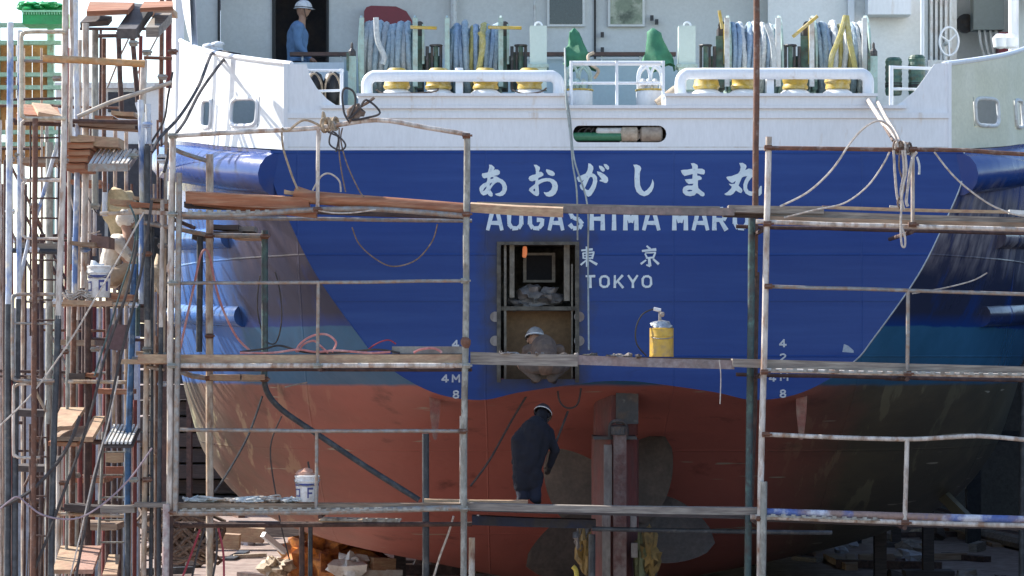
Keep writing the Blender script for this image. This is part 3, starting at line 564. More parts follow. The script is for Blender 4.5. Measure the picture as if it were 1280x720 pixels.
for px in (1251, 1262): MB().lathe([(.02, 0), (.10, .02), (.12, .14), (.06, .2)], W(px, 61, 2.9), n=12).build('vent_cap', white, ship, smooth=True)
mb = MB(); rc = [(455, 60), (455, 14), (458, 9), (464, 7), (495, 8), (508, 14), (515, 25), (516, 60)]
mb.poly([PL(rc, WY - .2)], WY - .2, WY - .05).build('maroon_cover', maroon, ship)
for px, r in ((567, .055), (668, .018), (1150, .025), (455 + 703, .04)): MB().tube(wp([(px, -40), (px, 140)], WY - .15), r, 8).build('wall_pipe', white2, ship)
for px, py in ((281, 15), (300, 20)): pass
for px, py in ((753, 43), (753, 62), (815, 22), (821, 27)): MB().box(*pb(px - 2, px + 2, py - 3, py + 3, WY - .1, WY - .02)).build('door_latch', darksteel, ship)
for i in range(5): wb(1163 + 6 * i, 1166 + 6 * i, -20 + 4 * i, 75, 5.1, .1, 'machinery_rib', white2)
MB().box(*pb(1160, 1196, 75, 120, 4.9, 5.2)).build('machinery_base', white2, ship)
hw = thing('valve_handwheel', 'white three-spoked handwheel standing on the machinery near the right end of the deck', 'handwheel', W(1186, 120, 4.6))
c = W(1186, 52, 4.6); ring = [c + Vector((.135 * cos(t), -.02, .20 * sin(t))) for t in [2 * pi * k / 28 for k in range(28)]]
MB().tube(ring, .016, 8, closed=True).build('rim', white, hw, smooth=True)
for k in range(3): t = 2 * pi * k / 3 + .6; MB().tube([c, c + Vector((.135 * cos(t), -.02, .2 * sin(t)))], .012, 6).build('spoke', white, hw)
MB().tube([c, c + Vector((0, .4, 0))], .03, 8).build('spindle', white2, hw); MB().tube([c + Vector((0, .4, 0)), W(1186, 120, 5.0)], .03, 8).build('stem', white2, hw)
# handrails on the inner bulwark
MB().box(*pb(430, 850, 74, 135, 4.2, 4.24)).build('inner_bulwark', mat('pale_blue_bulwark', (.55, .64, .68), (.48, .56, .58), scale=1, soft=.2, rough=.5, var=.06), ship)
for a, b in ((362, 436), (640, 845)):
    MB().box(*pb(a, b, 65, 69.5, 4.1, 4.25)).build('handrail', brownrail, ship)
    for px in range(a + 15, b, 48): MB().box(*pb(px, px + 2, 69.5, 76, 4.16, 4.2)).build('rail_stanchion', white, ship)
MB().box(*pb(345, 430, 78, 135, 3.9, 3.93)).build('inner_bulwark', white, ship)
# ================================================================ DECK GEAR
def gpipe(px0, px1, py, nm, label):
    Y = .25; t = thing(nm, label, 'chock', W((px0 + px1) / 2, 119, Y), 'roller chocks on the stern')
    pts = cr(wp([(px0 + 5, 121), (px0 + 5, py + 8), (px0 + 12, py)], Y), 5)[:-1] + cr(wp([(px0 + 12, py), (px1 - 12, py)], Y), 8) + cr(wp([(px1 - 12, py), (px1 - 5, py + 8), (px1 - 5, 121)], Y), 5)[1:]
    MB().tube(pts, .072, 16).build('guard_pipe', white, t, smooth=True)
    return t
ch1 = gpipe(454, 703, 95, 'roller_chock', 'white pipe guard over four yellow rollers, above the left half of the name')
ch2 = gpipe(846, 1090, 92, 'roller_chock', 'white pipe guard over four yellow rollers, above the last two characters and onward')
for ch, xs, bs in ((ch1, (496, 548, 607, 662), (574,)), (ch2, (883, 930, 994, 1047), (963,))):
    for i, px in enumerate(xs):
        o = W(px, 119, .5); r = MB().lathe([(.20, 0), (.185, .03), (.15, .055), (.13, .07)], o, n=20).build('roller_base', white, ch, smooth=True)
        y = MB(); prof = [(.145, .07)] + [(.155 + .008 * (k % 2) + .01 * sin(k * 1.3 + i), .08 + .028 * k) for k in range(7)] + [(.15, .29), (.10, .34)]
        y.lathe(prof, o, n=20).build('roller', yellowp, ch, smooth=True)
    for px in bs:
        b = MB(); b.box(*pb(px - 4.5, px + 4.5, 95, 120, .3, .5)); b.build('guard_post', white, ch)
        MB().lathe([(.05, 0), (.05, .03)], W(px, 88, .3), n=12).build('post_cap', white, ch)
for i, (a, b) in enumerate(((640, 655), (470, 520))):
    MB().tube(cr([W(a, 112, .3), W(a + 15, 117, .28), W(b + 20, 115, .3), W(b + 28, 110, .35)], 4), .011, 6).build('lashing_wire', cord_b, ch1)
# centre gap railing
t = thing('stern_railing', 'white pipe railing with three posts across the gap between the two roller chocks', 'railing', W(770, 133, .1))
for px in (714, 771, 829): MB().tube(wp([(px, 134), (px, 76)], .1), .019, 8).build('post', white, t)
for py, r in ((79, .03), (104, .017)): MB().tube(wp([(712, py), (831, py)], .13), r, 10).build('rail', white, t, smooth=True)
t = thing('side_railing', 'white railing in the curved gap beside the right quarter, green drums behind it', 'railing', W(1114, 138, .5))
MB().tube(wp([(1114, 138), (1114, 82)], .5), .028, 8).build('post', white, t); MB().tube(wp([(1114, 84), (1170, 86)], .5), .02, 8).build('rail', white, t); MB().tube(wp([(1114, 111), (1155, 112)], .5), .018, 8).build('rail', white, t)
MB().tube(wp([(1153, -20), (1153, 90)], 2.5), .025, 8).build('tall_post', white, t)
t = thing('side_railing', 'white railing in the curved gap beside the left quarter, fenders behind it', 'railing', W(427, 140, .5))
MB().tube(wp([(427, 140), (427, 86)], .5), .022, 8).build('post', white, t); MB().tube(wp([(383, 88), (430, 88)], .5), .016, 8).build('rail', white, t); MB().tube(wp([(395, 114), (428, 113)], .5), .016, 8).build('rail', white, t)
for px, lab in ((393, 'dark oval fender hung inside the curved gap, the one nearer the white quarter panel'), (416, 'dark oval fender hung inside the curved gap, the one next to the green post')):
    t = thing('fender', lab, 'fender', W(px, 138, .9), 'fenders hung behind the left quarter')
    MB().lathe([(.03, 0), (.09, .05), (.13, .16), (.13, .34), (.09, .46), (.03, .5)], W(px, 138, .9), n=14).build('body', black, t, smooth=True)
    MB().tube(cr([W(px - 9, 132, .75), W(px - 9, 105, .74), W(px, 92, .76), W(px + 9, 105, .74), W(px + 9, 132, .75)], 5), .014, 6).build('lashing', cord_t, t)
    MB().tube(wp([(px, 92), (px, 86)], .8), .012, 6).build('hook', white2, t)
for px, py, h, m_, lab in ((1117, 119, 44, dgreen, 'dark green ribbed drum behind the right railing, shorter and nearer the reels'), (1146, 119, 47, dgreen, 'dark green ribbed drum behind the right railing, taller and nearer the quarter panel')):
    t = thing('drum', lab, 'drum', W(px, py, 1.5), 'green drums behind the right railing'); hh = h / S(1.5); o = W(px, py, 1.5)
    prof = [(.10, 0)] + [(.105 + .008 * (k % 2), hh * (k + .5) / 12) for k in range(12)] + [(.10, hh)]
    MB().lathe(prof, o, n=16).build('body', m_, t); MB().lathe([(.112, 0), (.112, .06)], o + Vector((0, 0, .10)), n=16).build('band', black, t)
    MB().lathe([(.108, 0), (.085, .03)], o + Vector((0, 0, hh)), n=16).build('lid', dgreen, t)

# mooring winches: a rope reel between two thin flanges, brake stand, lever
def reel(px0, px1, label, ropes, stand, side, lever, Y=2.2, seed=0):
    s = S(Y); c = W((px0 + px1) / 2, 76, Y); t = thing('mooring_winch', label, 'winch', Vector((c.x, Y, 7.02)), 'rope winches along the stern deck')
    for px in (px0, px1):
        f = MB().lathe([(.57, -.018), (.60, -.012), (.60, .012), (.57, .018)], W(px, 76, Y), (1, 0, 0), 28); f.build('flange', aqua, t)
        MB().box(*pb(px - 3, px + 3, 22, 108, Y - .66, Y - .60)).build('frame_post', white2 if side else aqua, t)
    MB().lathe([(.43, 0), (.43, (px1 - px0) / s)], W(px0, 76, Y), (1, 0, 0), 24).build('wound_core', rope_b, t, smooth=True)
    k = len(ropes); wd = (px1 - px0 - 5) / s; x0 = W(px0, 76, Y).x + 2.5 / s; r_ = wd / k / 2; R = random.Random(seed)
    for i, m_ in enumerate(ropes):
        xc = x0 + r_ * (2 * i + 1); rr = .50 - R.random() * .07; tl = R.uniform(-.05, .05) ; pts = []
        for a in range(70):
            q = 2 * pi * a / 70 + 4.0; rad = rr + .008 * sin(q * 3 + i)
            pts.append(Vector((xc + tl * sin(q) + R.uniform(-.004, .004), Y - rad * cos(q), c.z + rad * sin(q))))
        MB().tube(pts, r_ * 1.3, 8, closed=True, jit=.06, lay=.13).build('rope_turn', m_, t, smooth=True)
        MB().tube([p + Vector((0.0, (Y - p.y) * -.12, (c.z - p.z) * .12)) for p in pts], r_ * 1.1, 6, closed=True).build('rope_turn', m_, t, smooth=True)
    # brake stand
    for sx in stand:
        MB().box(*pb(sx - 4, sx + 4, 34, 112, Y - .45, Y - .1)).build('brake_band', darksteel, t)
        MB().lathe([(.05, 0), (.05, .08)], W(sx, 32, Y - .35), (0, -1, 0), 10).build('brake_hub', darksteel, t)
        MB().box(*pb(sx - 7, sx + 3, 45, 110, Y - .5, Y - .46)).build('stand_plate', dgreen, t)
        MB().box(*pb(sx + 2.5, sx + 5.5, 30, 80, Y - .54, Y - .5)).build('stand_edge', aqua if not side else yellowp, t)
        b = wp([(sx - 14, 64), (sx - 14, 112)], Y - .4)
        MB().box(*pb(sx + 8, sx + 14, 66, 112, Y - .5, Y - .2)).build('gear_case', dgreen, t)
        for dx, rr in ((9, .022), (15, .018), (20, .03), (26, .02)):
            MB().tube(wp([(sx + dx * side_sign(side), 58), (sx + dx * side_sign(side), 112)], Y - .55), rr, 8).build('brake_screw', darksteel if dx != 20 else dgreen, t)
        hwc = W(sx + 20 * side_sign(side), 57, Y - .55)
        MB().tube([hwc + Vector((.075 * cos(q), .075 * sin(q), 0)) for q in [2 * pi * k_ / 12 for k_ in range(12)]], .014, 6, closed=True).build('brake_wheel', darksteel, t)
        MB().box(*pb(sx + 8 * side_sign(side) - 8, sx + 8 * side_sign(side) + 18, 70, 90, Y - .3, Y + .3)).build('gear_box', dgreen, t)
    for l in lever: MB().tube(wp(l, Y - .75), .022, 8).build('lever', yellowp, t)
    return t
def side_sign(s): return -1 if s else 1
B, BL, G_, Wh, Yw = rope_b, rope_bl, rope_g, rope_w, rope_y
reel(452, 519, 'winch reel wound with grey rope, standing next to the dark red cover', [G_, G_, B, G_, B, B, B, G_, B], [525], 0, [[(513, 34), (546, 35)]], seed=1)
reel(559, 626, 'winch reel wound with blue rope and two yellow turns, left of the green box', [B, BL, BL, B, Yw, BL, Yw, B, BL, B], [631], 0, [[(610, 34), (652, 35)]], seed=2)
reel(909, 973, 'winch reel wound with light blue and white rope, directly behind the tall rusty pole', [BL, BL, Wh, BL, BL, Wh, Wh, BL, Wh, B], [902], 1, [[(899, 13), (903, 36)]], seed=3)
reel(1015, 1081, 'winch reel wound with blue, white and yellow rope, farthest to the right', [B, B, BL, Wh, Yw, Wh, Yw, B, Wh, G_], [1008], 1, [[(991, 46), (1022, 20)]], seed=4)
# slack rope tails over the reels
for l, m_, lab in (([(1057, 20, 1.55), (1050, 45, 1.5), (1040, 70, 1.52), (1038, 90, 1.55)], rope_y, 'yellow rope end hanging over the farthest right reel, leaning left'), ([(1058, 20, 1.55), (1062, 50, 1.5), (1067, 75, 1.5), (1070, 92, 1.55)], rope_y, 'yellow rope end hanging over the farthest right reel, leaning right'),
                   ([(470, 22, 1.55), (472, 50, 1.55), (480, 70, 1.55), (478, 80, 1.56)], rope_w, 'short pale rope end lying across the grey rope reel'), ([(600, 40, 1.53), (604, 55, 1.52), (598, 88, 1.55)], rope_y, 'yellow rope end hanging over the blue reel beside the green box'),
                   ([(958, 30, 1.53), (966, 55, 1.52), (968, 92, 1.55)], rope_w, 'white rope end hanging over the reel behind the rusty pole')):
    single(MB().tube(cr(wp(l), 5), .036, 8), 'rope_end', m_, lab, 'rope', 'rope ends on the winch reels', True)
# tall pale green boxes with a lifting eye
for px, lab in ((673, 'tall pale green box with lifting eye between the blue reel and the green tarp'), (859, 'tall pale green box with lifting eye at the inner end of the right roller chock')):
    t = thing('winch_control_post', lab, 'control post', W(px, 110, 1.2), 'pale green control posts')
    MB().box(*pb(px - 10.5, px + 10.5, 32, 112, 1.2, 1.45)).build('body', mat('pale_green_white_box', (.60, .70, .64), (.52, .63, .56), scale=1.2, soft=.25, rough=.45, var=.05), t)
    MB().box(*pb(px - 13, px + 13, 80, 84, 1.15, 1.5)).build('flange', aqua, t)
    MB().tube([W(px, 32, 1.3) + Vector((.045 * cos(q), 0, .045 * sin(q))) for q in [pi * k / 8 for k in range(9)]], .014, 6).build('lifting_eye', white, t)
# small pale green posts with finial beside outer reels
for px, lab in ((440, 'slim pale green post with a pointed cap at the left end of the left reel'), (1092, 'slim pale green post with a pointed cap at the right end of the last reel')):
    t = thing('pin_post', lab, 'post', W(px, 135, 1.4), 'pale green pin posts'); MB().box(*pb(px - 5, px + 5, 70, 135, 1.4, 1.5)).build('post', aqua, t)
    MB().lathe([(.05, 0), (.05, .06), (.02, .1), (.015, .16), (.004, .18)], W(px, 70, 1.45), n=10).build('cap', darksteel, t)
    MB().box(*pb(px - 7, px - 4, 66, 88, 1.36, 1.4)).build('bracket', dgreen, t)
# white drums with hoops and green tarps
for px, lab, lab2, k in ((723, 'white yellow-rimmed drum with bent pipe hoops, at the left end of the centre railing', 'crumpled green tarpaulin peak over the left drum hoops, beside the hanging cable', 0), (813, 'white yellow-rimmed drum with bent pipe hoops, at the right end of the centre railing', 'smooth leaning green tarpaulin peak over the right drum hoops, below the greenish window', 1)):
    t = thing('hooped_drum', lab, 'drum', W(px, 135, 1.1), 'white drums at the stern gap')
    MB().lathe([(.185, 0), (.185, .2), (.18, .205)], W(px, 134, 1.1), n=22).build('body', white, t, smooth=True)
    MB().lathe([(.195, 0), (.195, .02)], W(px, 114, 1.1), n=22).build('rim', yellowp, t)
    for dx, w_ in ((-8, 14), (8, 14), (0, 26)):
        pts = cr([W(px + dx - w_ / 2, 113, 1.1), W(px + dx - w_ / 2, 92, 1.1), W(px + dx, 82, 1.1), W(px + dx + w_ / 2, 92, 1.1), W(px + dx + w_ / 2, 113, 1.1)], 5)
        MB().tube(pts, .02, 8).build('hoop', white if k else aqua, t, smooth=True)
    for dx in (-9, -2, 6): MB().lathe([(.03, 0), (.03, .05), (.045, .06), (.045, .12), (.02, .15)], W(px + dx, 113, 1.0), n=10).build('fitting', aqua if not k else white2, t)
    if k: MB().lathe([(.07, 0), (.075, .3), (.06, .34)], W(822, 131, .7), (.8, 0, .6), 14).build('side_cylinder', canvas, t, smooth=True)
    m = MB(); n = 18; top = W(px - 5 + 8 * k, 35, 1.35); rows = 9; vs = []
    for i in range(rows + 1):
        f = i / rows; z = top.z - f * .52 + (.0); r = .012 + (.03 if k == 0 else .055) * min(1, f * 9) + .15 * f ** .9; cx = top.x + (.05 * f if k == 0 else .10 * f)
        for j in range(n):
            q = 2 * pi * j / n; rr = r * (1 + (.16 if k == 0 else .07) * sin(q * 5 + f * 4 + k) + (.5 if k == 0 else .25) * noise.noise(Vector((cos(q) * 1.6, sin(q) * 1.6, f * 4 + k * 9))))
            vs.append((cx + rr * cos(q), 1.35 + rr * sin(q) * .8, z - .05 * f * cos(3 * q)))
    m.add(vs, [(i * n + j, i * n + (j + 1) % n, (i + 1) * n + (j + 1) % n, (i + 1) * n + j) for i in range(rows) for j in range(n)] + [tuple(range(n))])
    single(m, 'tarpaulin', tarpg, lab2, 'tarpaulin', 'green tarpaulins at the stern gap', True)
single(MB().tube(cr(wp([(742, 66, 1), (735, 70, .95), (738, 80, .9), (748, 88, .95), (743, 98, 1)]), 5), .02, 8), 'rope_end', canvas, 'pale rope draped from the crumpled green tarpaulin', 'rope', None, True)
# pads on left bulwark top
t = thing('cable_clamp', 'white cloth-wrapped clamp on top of the left quarter bulwark, holding cables', 'clamp', W(266, 66, 2.0))
for i, (px, py, rx) in enumerate(((262, 58, .09), (272, 56, .10), (268, 63, .12))): MB().blob(W(px, py, 2.0), (rx, .07, .045), 10, seed=i, amp=.5).build('wrap', white, t, smooth=True)

# ================================================================ PEOPLE
skin = mat('skin', (.42, .24, .16), (.36, .2, .13), scale=8, soft=.3, rough=.6, bump=.05, var=.05)
helmetw = mat('white_helmet', (.72, .72, .72), (.5, .5, .5), scale=20, rough=.35, bump=.03, var=.15)
clothb = mat('blue_jacket', (.15, .26, .44), (.12, .22, .38), scale=5, soft=.2, rough=.9, bump=.5, bs=18)
clothn = mat('navy_overalls', (.010, .011, .022), (.007, .008, .016), scale=4, soft=.2, rough=.9, bump=.5, bs=16)
clothn2 = mat('dark_blue_trousers', (.013, .015, .034), (.010, .012, .025), scale=4, soft=.2, rough=.9, bump=.5, bs=16)
clothc = mat('cream_overalls', (.80, .76, .68), (.7, .64, .55), (.55, .45, .35), scale=5, soft=.2, rough=.9, bump=.6, bs=18)
clothk = mat('tan_trousers', (.38, .30, .22), (.3, .23, .17), scale=5, soft=.2, rough=.9, bump=.6, bs=18)
clothg = mat('grey_overalls', (.12, .105, .095), (.08, .07, .065), (.18, .15, .13), scale=5, soft=.2, rough=.9, bump=.6, bs=18)
boot = mat('dark_boots', (.02, .02, .022), rough=.7)
glove = mat('pale_gloves', (.4, .38, .35), rough=.9)
DG = None
def skinbody(root, J, E, mats, name='body', vox=.010):
    """J: joint -> (position, radius); E: (a, b, material index). Tapered limbs fused into one continuous surface."""
    mb = MB()
    for a, b, _ in E:
        p, ra = Vector(J[a][0]), J[a][1]; q, rb = Vector(J[b][0]), J[b][1]; L = (q - p).length; L = max(L, .002)
        pr = [(ra * cos(t), -ra * sin(t)) for t in [pi / 2 * (1 - k / 5) * .98 for k in range(5)]] + [(ra, 0), (rb, L)] + [(rb * cos(t), L + rb * sin(t)) for t in [pi / 2 * (k + 1) / 5 * .98 for k in range(5)]]
        mb.lathe(pr, p, (q - p) if (q - p).length > .002 else (0, 0, 1), 14 if ra > .03 else 8)
    me = bpy.data.meshes.new(name); me.from_pydata([tuple(v) for v in mb.v], [], mb.f)
    ob = bpy.data.objects.new(name, me); COL.objects.link(ob)
    rm = ob.modifiers.new('r', 'REMESH'); rm.mode = 'VOXEL'; rm.voxel_size = vox
    sm = ob.modifiers.new('s', 'SMOOTH'); sm.factor = .5; sm.iterations = 3
    dg = bpy.context.evaluated_depsgraph_get(); nm = bpy.data.meshes.new_from_object(ob.evaluated_get(dg)); bpy.data.objects.remove(ob)
    nm.name = name; o = parent_origin(root)
    P = [(Vector(J[a][0]), Vector(J[b][0]), J[a][1], J[b][1], k) for a, b, k in E]; nm.materials.clear()
    for m_ in mats: nm.materials.append(m_)
    nf, nv = len(nm.polygons), len(nm.vertices)
    c = np.empty(nf * 3); nm.polygons.foreach_get('center', c); c = c.reshape(-1, 3); best = np.full(nf, 1e9); idx = np.zeros(nf, int)
    for a, b, ra, rb, k in P:
        a = np.array(a); d = np.array(b) - a; t_ = np.clip((c - a) @ d / max(d @ d, 1e-9), 0, 1); q = np.linalg.norm(c - a - t_[:, None] * d, axis=1) - (ra + (rb - ra) * t_)
        m_ = q < best; best[m_] = q[m_]; idx[m_] = k
    nm.polygons.foreach_set('material_index', idx); nm.polygons.foreach_set('use_smooth', [True] * nf)
    v = np.empty(nv * 3); n_ = np.empty(nv * 3); nm.vertices.foreach_get('co', v); nm.vertices.foreach_get('normal', n_); v = v.reshape(-1, 3); n_ = n_.reshape(-1, 3)
    x, y, z = v.T; fold = np.sin(z * 46 + 5 * np.sin(x * 9) + 3 * np.sin(y * 11)) * np.sin(x * 13 + z * 7 + 2) * .5 + .5 * np.sin(x * 31 + y * 27 + 4 * np.sin(z * 8))
    v += n_ * (fold * .007)[:, None] - np.array(o); nm.vertices.foreach_set('co', v.ravel()); nm.update()
    ob = bpy.data.objects.new(name, nm); COL.objects.link(ob); ob.parent = root; return ob
def head(root, c, fwd, up=(0, 0, 1), hat=None, m=skin, sc=1.0, nm='helmet'):
    c = Vector(c); fwd = Vector(fwd).normalized(); up = Vector(up); side = fwd.cross(up).normalized(); up = side.cross(fwd).normalized()
    def T(a, b, z): return c + (fwd * a + side * b + up * z) * sc
    m1 = MB(); n = 14; k = 12; vs = []
    for i in range(k + 1):
        th = pi * i / k
        for j in range(n):
            q = 2 * pi * j / n; a = sin(th) * cos(q); b = sin(th) * sin(q); z = cos(th)
            wid = .075 * (1 - .25 * max(0, -z)); ln = .095 * (1 - .12 * max(0, -z)); nose = .022 * math.exp(-((q if q < pi else q - 2 * pi) / .3) ** 2 - ((z + .05) / .16) ** 2); mo = .006 * math.exp(-((q if q < pi else q - 2 * pi) / .5) ** 2 - ((z + .45) / .08) ** 2)
            eye = -.008 * math.exp(-((abs(q if q < pi else q - 2 * pi) - .4) / .2) ** 2 - ((z - .08) / .12) ** 2)
            vs.append(T(a * ln + nose + mo + eye, b * wid, z * .118))
    m1.add(vs, [(i * n + j, (i + 1) * n + j, (i + 1) * n + (j + 1) % n, i * n + (j + 1) % n) for i in range(k) for j in range(n)])
    m1.build('head', m, root, smooth=True)
    for s in (-1, 1):
        MB().blob(T(-.005, s * .078, -.005), (.018, .012, .032), 8, amp=.1).build('ear', m, root, smooth=True)
        MB().blob(T(.083, s * .03, .012), (.010, .010, .007), 8, amp=0).build('eye', black, root, smooth=True)
    if hat:
        h = MB(); vs = []; k = 8; n = 20
        for i in range(k + 1):
            th = pi / 2 * i / k
            for j in range(n):
                q = 2 * pi * j / n; rdg = 1 + .03 * math.exp(-(sin(q) / .18) ** 2)
                vs.append(T(.125 * sin(th) * cos(q) * rdg, .105 * sin(th) * sin(q), .035 + .115 * cos(th) * rdg))
        for j in range(n):
            q = 2 * pi * j / n; e = 1.12 + .28 * max(0, cos(q)) ** 3; vs.append(T(.125 * cos(q) * e, .105 * sin(q) * 1.08, .02))
        k += 1
        h.add(vs, [(i * n + j, (i + 1) * n + j, (i + 1) * n + (j + 1) % n, i * n + (j + 1) % n) for i in range(k) for j in range(n)])
        ho = h.build(nm, hat, root, smooth=True)
        MB().tube([T(.128 * cos(q), .108 * sin(q), .04) for q in [2 * pi * j / 20 for j in range(20)]], .006 * sc, 6, closed=True).build('helmet_band', darksteel if hat is helmetw else white, ho)
        MB().tube(cr([T(.03, .08, .03), T(.05, .07, -.07), T(.06, 0, -.12), T(.05, -.07, -.07), T(.03, -.08, .03)], 4), .005, 5).build('chin_strap', black, ho)
def hand(J, E, nm, wr, dr, curl, mi, sc=1.0, th=Vector((0, 0, 1))):
    """adds a palm and five fingers growing from joint wr along dr, bending towards curl"""
    w0 = Vector(J[wr][0]); d = Vector(dr).normalized(); cu = Vector(curl).normalized(); s = d.cross(cu).normalized()
    J[nm + 'p'] = (w0 + d * .06 * sc, .028 * sc); E.append((wr, nm + 'p', mi)); p = J[nm + 'p'][0]
    for i, (o, l) in enumerate(((-.03, .062), (-.010, .072), (.010, .068), (.028, .052))):
        a = p + d * .035 * sc + s * o * sc; J[f'{nm}{i}a'] = (a, .0095 * sc); J[f'{nm}{i}b'] = (a + (d * .75 + cu * .5) * l * .6 * sc, .0088 * sc); J[f'{nm}{i}c'] = (a + (d * .95 + cu * 1.3) * l * .72 * sc, .0075 * sc)
        E += [(nm + 'p', f'{nm}{i}a', mi), (f'{nm}{i}a', f'{nm}{i}b', mi), (f'{nm}{i}b', f'{nm}{i}c', mi)]
    a = w0 + d * .03 * sc - s * .035 * sc; J[nm + 'ta'] = (a, .011 * sc); J[nm + 'tb'] = (a + (d * .7 - s * .5 + cu * .5) * .05 * sc, .009 * sc); E += [(wr, nm + 'ta', mi), (nm + 'ta', nm + 'tb', mi)]

# 1 deck worker, side view looking right, in the doorway
Y = 4.6; base = W(376, 0, Y); base.z = 7.03
t = thing('person', 'person in blue work jacket and white helmet standing in the ship doorway', 'person', base)
hd = W(379, 13, Y); sh = W(372, 32, Y); hp = W(372, 78, Y)
J = {'pel': (hp, .15), 'wai': (hp.lerp(sh, .35) + Vector((-.01, 0, 0)), .145), 'che': (hp.lerp(sh, .72), .155), 'sh': (sh + Vector((.0, 0, -.05)), .115), 'nk': (sh.lerp(hd, .55), .055), 'nk2': (hd + Vector((-.01, 0, -.06)), .05)}
E = [('pel', 'wai', 0), ('wai', 'che', 0), ('che', 'sh', 0), ('sh', 'nk', 1), ('nk', 'nk2', 1)]
for s, n in ((-1, 'n'), (1, 'f')):
    q = Vector((0, s * .20, 0)); J[n + 's'] = (sh + q + Vector((.02, 0, -.06)), .075); J[n + 'e'] = (W(374, 58, Y) + q * 1.15, .058); J[n + 'w'] = (W(388, 76, Y) + q, .04)
    E += [('sh', n + 's', 0), (n + 's', n + 'e', 0), (n + 'e', n + 'w', 0)]; hand(J, E, n + 'h', n + 'w', (.9, 0, -.3), (0, 0, -1), 1)
    J[n + 'h1'] = (hp + Vector((0, s * .10, -.12)), .10); J[n + 'k'] = (Vector((hp.x + .02, hp.y + s * .11, 7.03 + .47)), .07); J[n + 'a'] = (Vector((hp.x - .01, hp.y + s * .11, 7.03 + .1)), .05); J[n + 't'] = (Vector((hp.x + .16, hp.y + s * .12, 7.03 + .05)), .045)
    E += [('pel', n + 'h1', 2), (n + 'h1', n + 'k', 2), (n + 'k', n + 'a', 2), (n + 'a', n + 't', 3)]
skinbody(t, J, E, [clothb, skin, clothn2, boot]); head(t, hd, (1, -.15, -.05), hat=helmetw)
# 2 worker crouching on the left scaffold (cream overalls, head cloth), facing right
Y = -.6
hd = W(159, 276, Y); sh = W(147, 298, Y); hp = W(139, 347, Y)
t = thing('person', 'person in cream overalls and head cover crouching on the left scaffold behind the white bucket', 'person', W(150, 374, Y))
J = {'pel': (hp, .14), 'wai': (hp.lerp(sh, .4) + Vector((-.04, 0, 0)), .135), 'che': (hp.lerp(sh, .75) + Vector((-.02, 0, 0)), .14), 'sh': (sh + Vector((0, 0, -.04)), .105), 'nk': (sh.lerp(hd, .5), .06), 'nk2': (hd + Vector((-.02, 0, -.06)), .055)}
E = [('pel', 'wai', 0), ('wai', 'che', 0), ('che', 'sh', 0), ('sh', 'nk', 1), ('nk', 'nk2', 1)]
for s, n in ((-1, 'n'), (1, 'f')):
    q = Vector((0, s * .19, 0)); J[n + 's'] = (sh + q + Vector((.03, 0, -.07)), .078); J[n + 'e'] = (W(164, 322, Y) + q, .06); J[n + 'w'] = (W(180, 325 - 8 * s, Y) + q * .8, .042)
    E += [('sh', n + 's', 0), (n + 's', n + 'e', 0), (n + 'e', n + 'w', 0)]; hand(J, E, n + 'h', n + 'w', (.9, 0, .2), (0, 0, -1), 1)
    J[n + 'h1'] = (hp + Vector((.05, s * .11, .02)), .115); J[n + 'k'] = (W(172, 334, Y) + Vector((0, s * .16, 0)), .085); J[n + 'a'] = (W(158, 368, Y) + Vector((0, s * .14, 0)), .055); J[n + 't'] = (W(171, 371, Y) + Vector((0, s * .15, 0)), .045)
    E += [('pel', n + 'h1', 2), (n + 'h1', n + 'k', 2), (n + 'k', n + 'a', 2), (n + 'a', n + 't', 3)]
skinbody(t, J, E, [clothc, skin, clothk, boot]); head(t, hd, (1, -.1, -.15), hat=None, m=skin)
hc = MB(); 
hc.blob(hd + Vector((-.02, 0, .03)), (.125, .10, .115), 14, seed=3, amp=.2); hc.build('head_cover', clothc, t, smooth=True)
# 3 worker bent into the stern opening, seen from behind above and below the planks
Y = -.7
t = thing('person', 'person in brown jacket and grey helmet crouching inside the cut stern opening', 'person', W(680, 478, Y))
hd = W(669, 425, -.1); sh = W(679, 438, -.35); hp = W(682, 454, Y)
J = {'pel': (hp, .15), 'wai': (hp.lerp(sh, .4) + Vector((0, -.02, .06)), .15), 'che': (hp.lerp(sh, .8) + Vector((0, 0, .07)), .16), 'sh': (sh + Vector((0, .05, 0)), .10), 'nk': (hd + Vector((0, -.1, -.02)), .06)}
E = [('pel', 'wai', 0), ('wai', 'che', 0), ('che', 'sh', 0), ('sh', 'nk', 1)]
for s, n in ((-1, 'n'), (1, 'f')):
    J[n + 's'] = (sh + Vector((s * .19, .02, 0)), .075); J[n + 'e'] = (sh + Vector((s * .25, .15, -.2)), .055); J[n + 'w'] = (sh + Vector((s * .16, .38, -.16)), .04)
    E += [('sh', n + 's', 0), (n + 's', n + 'e', 0), (n + 'e', n + 'w', 0)]; hand(J, E, n + 'h', n + 'w', (-s * .3, .9, 0), (0, 0, -1), 1)
    J[n + 'h1'] = (hp + Vector((s * .13, 0, -.03)), .10); J[n + 'k'] = (W(680 + s * 25, 456, -.45), .08); J[n + 'a'] = (W(680 + s * 9, 472, -.6), .06); J[n + 't'] = (W(680 + s * 12, 475, -.45), .05)
    E += [('pel', n + 'h1', 2), (n + 'h1', n + 'k', 2), (n + 'k', n + 'a', 2), (n + 'a', n + 't', 3)]
skinbody(t, J, E, [mat('brown_work_jacket', (.17, .12, .09), (.12, .085, .07), scale=6, rough=.9, bump=.4), skin, clothg, boot]); head(t, hd, (0, 1, -.35), hat=mat('dusty_grey_helmet', (.33, .32, .31), (.2, .19, .18), scale=9, rough=.6), sc=1.12)
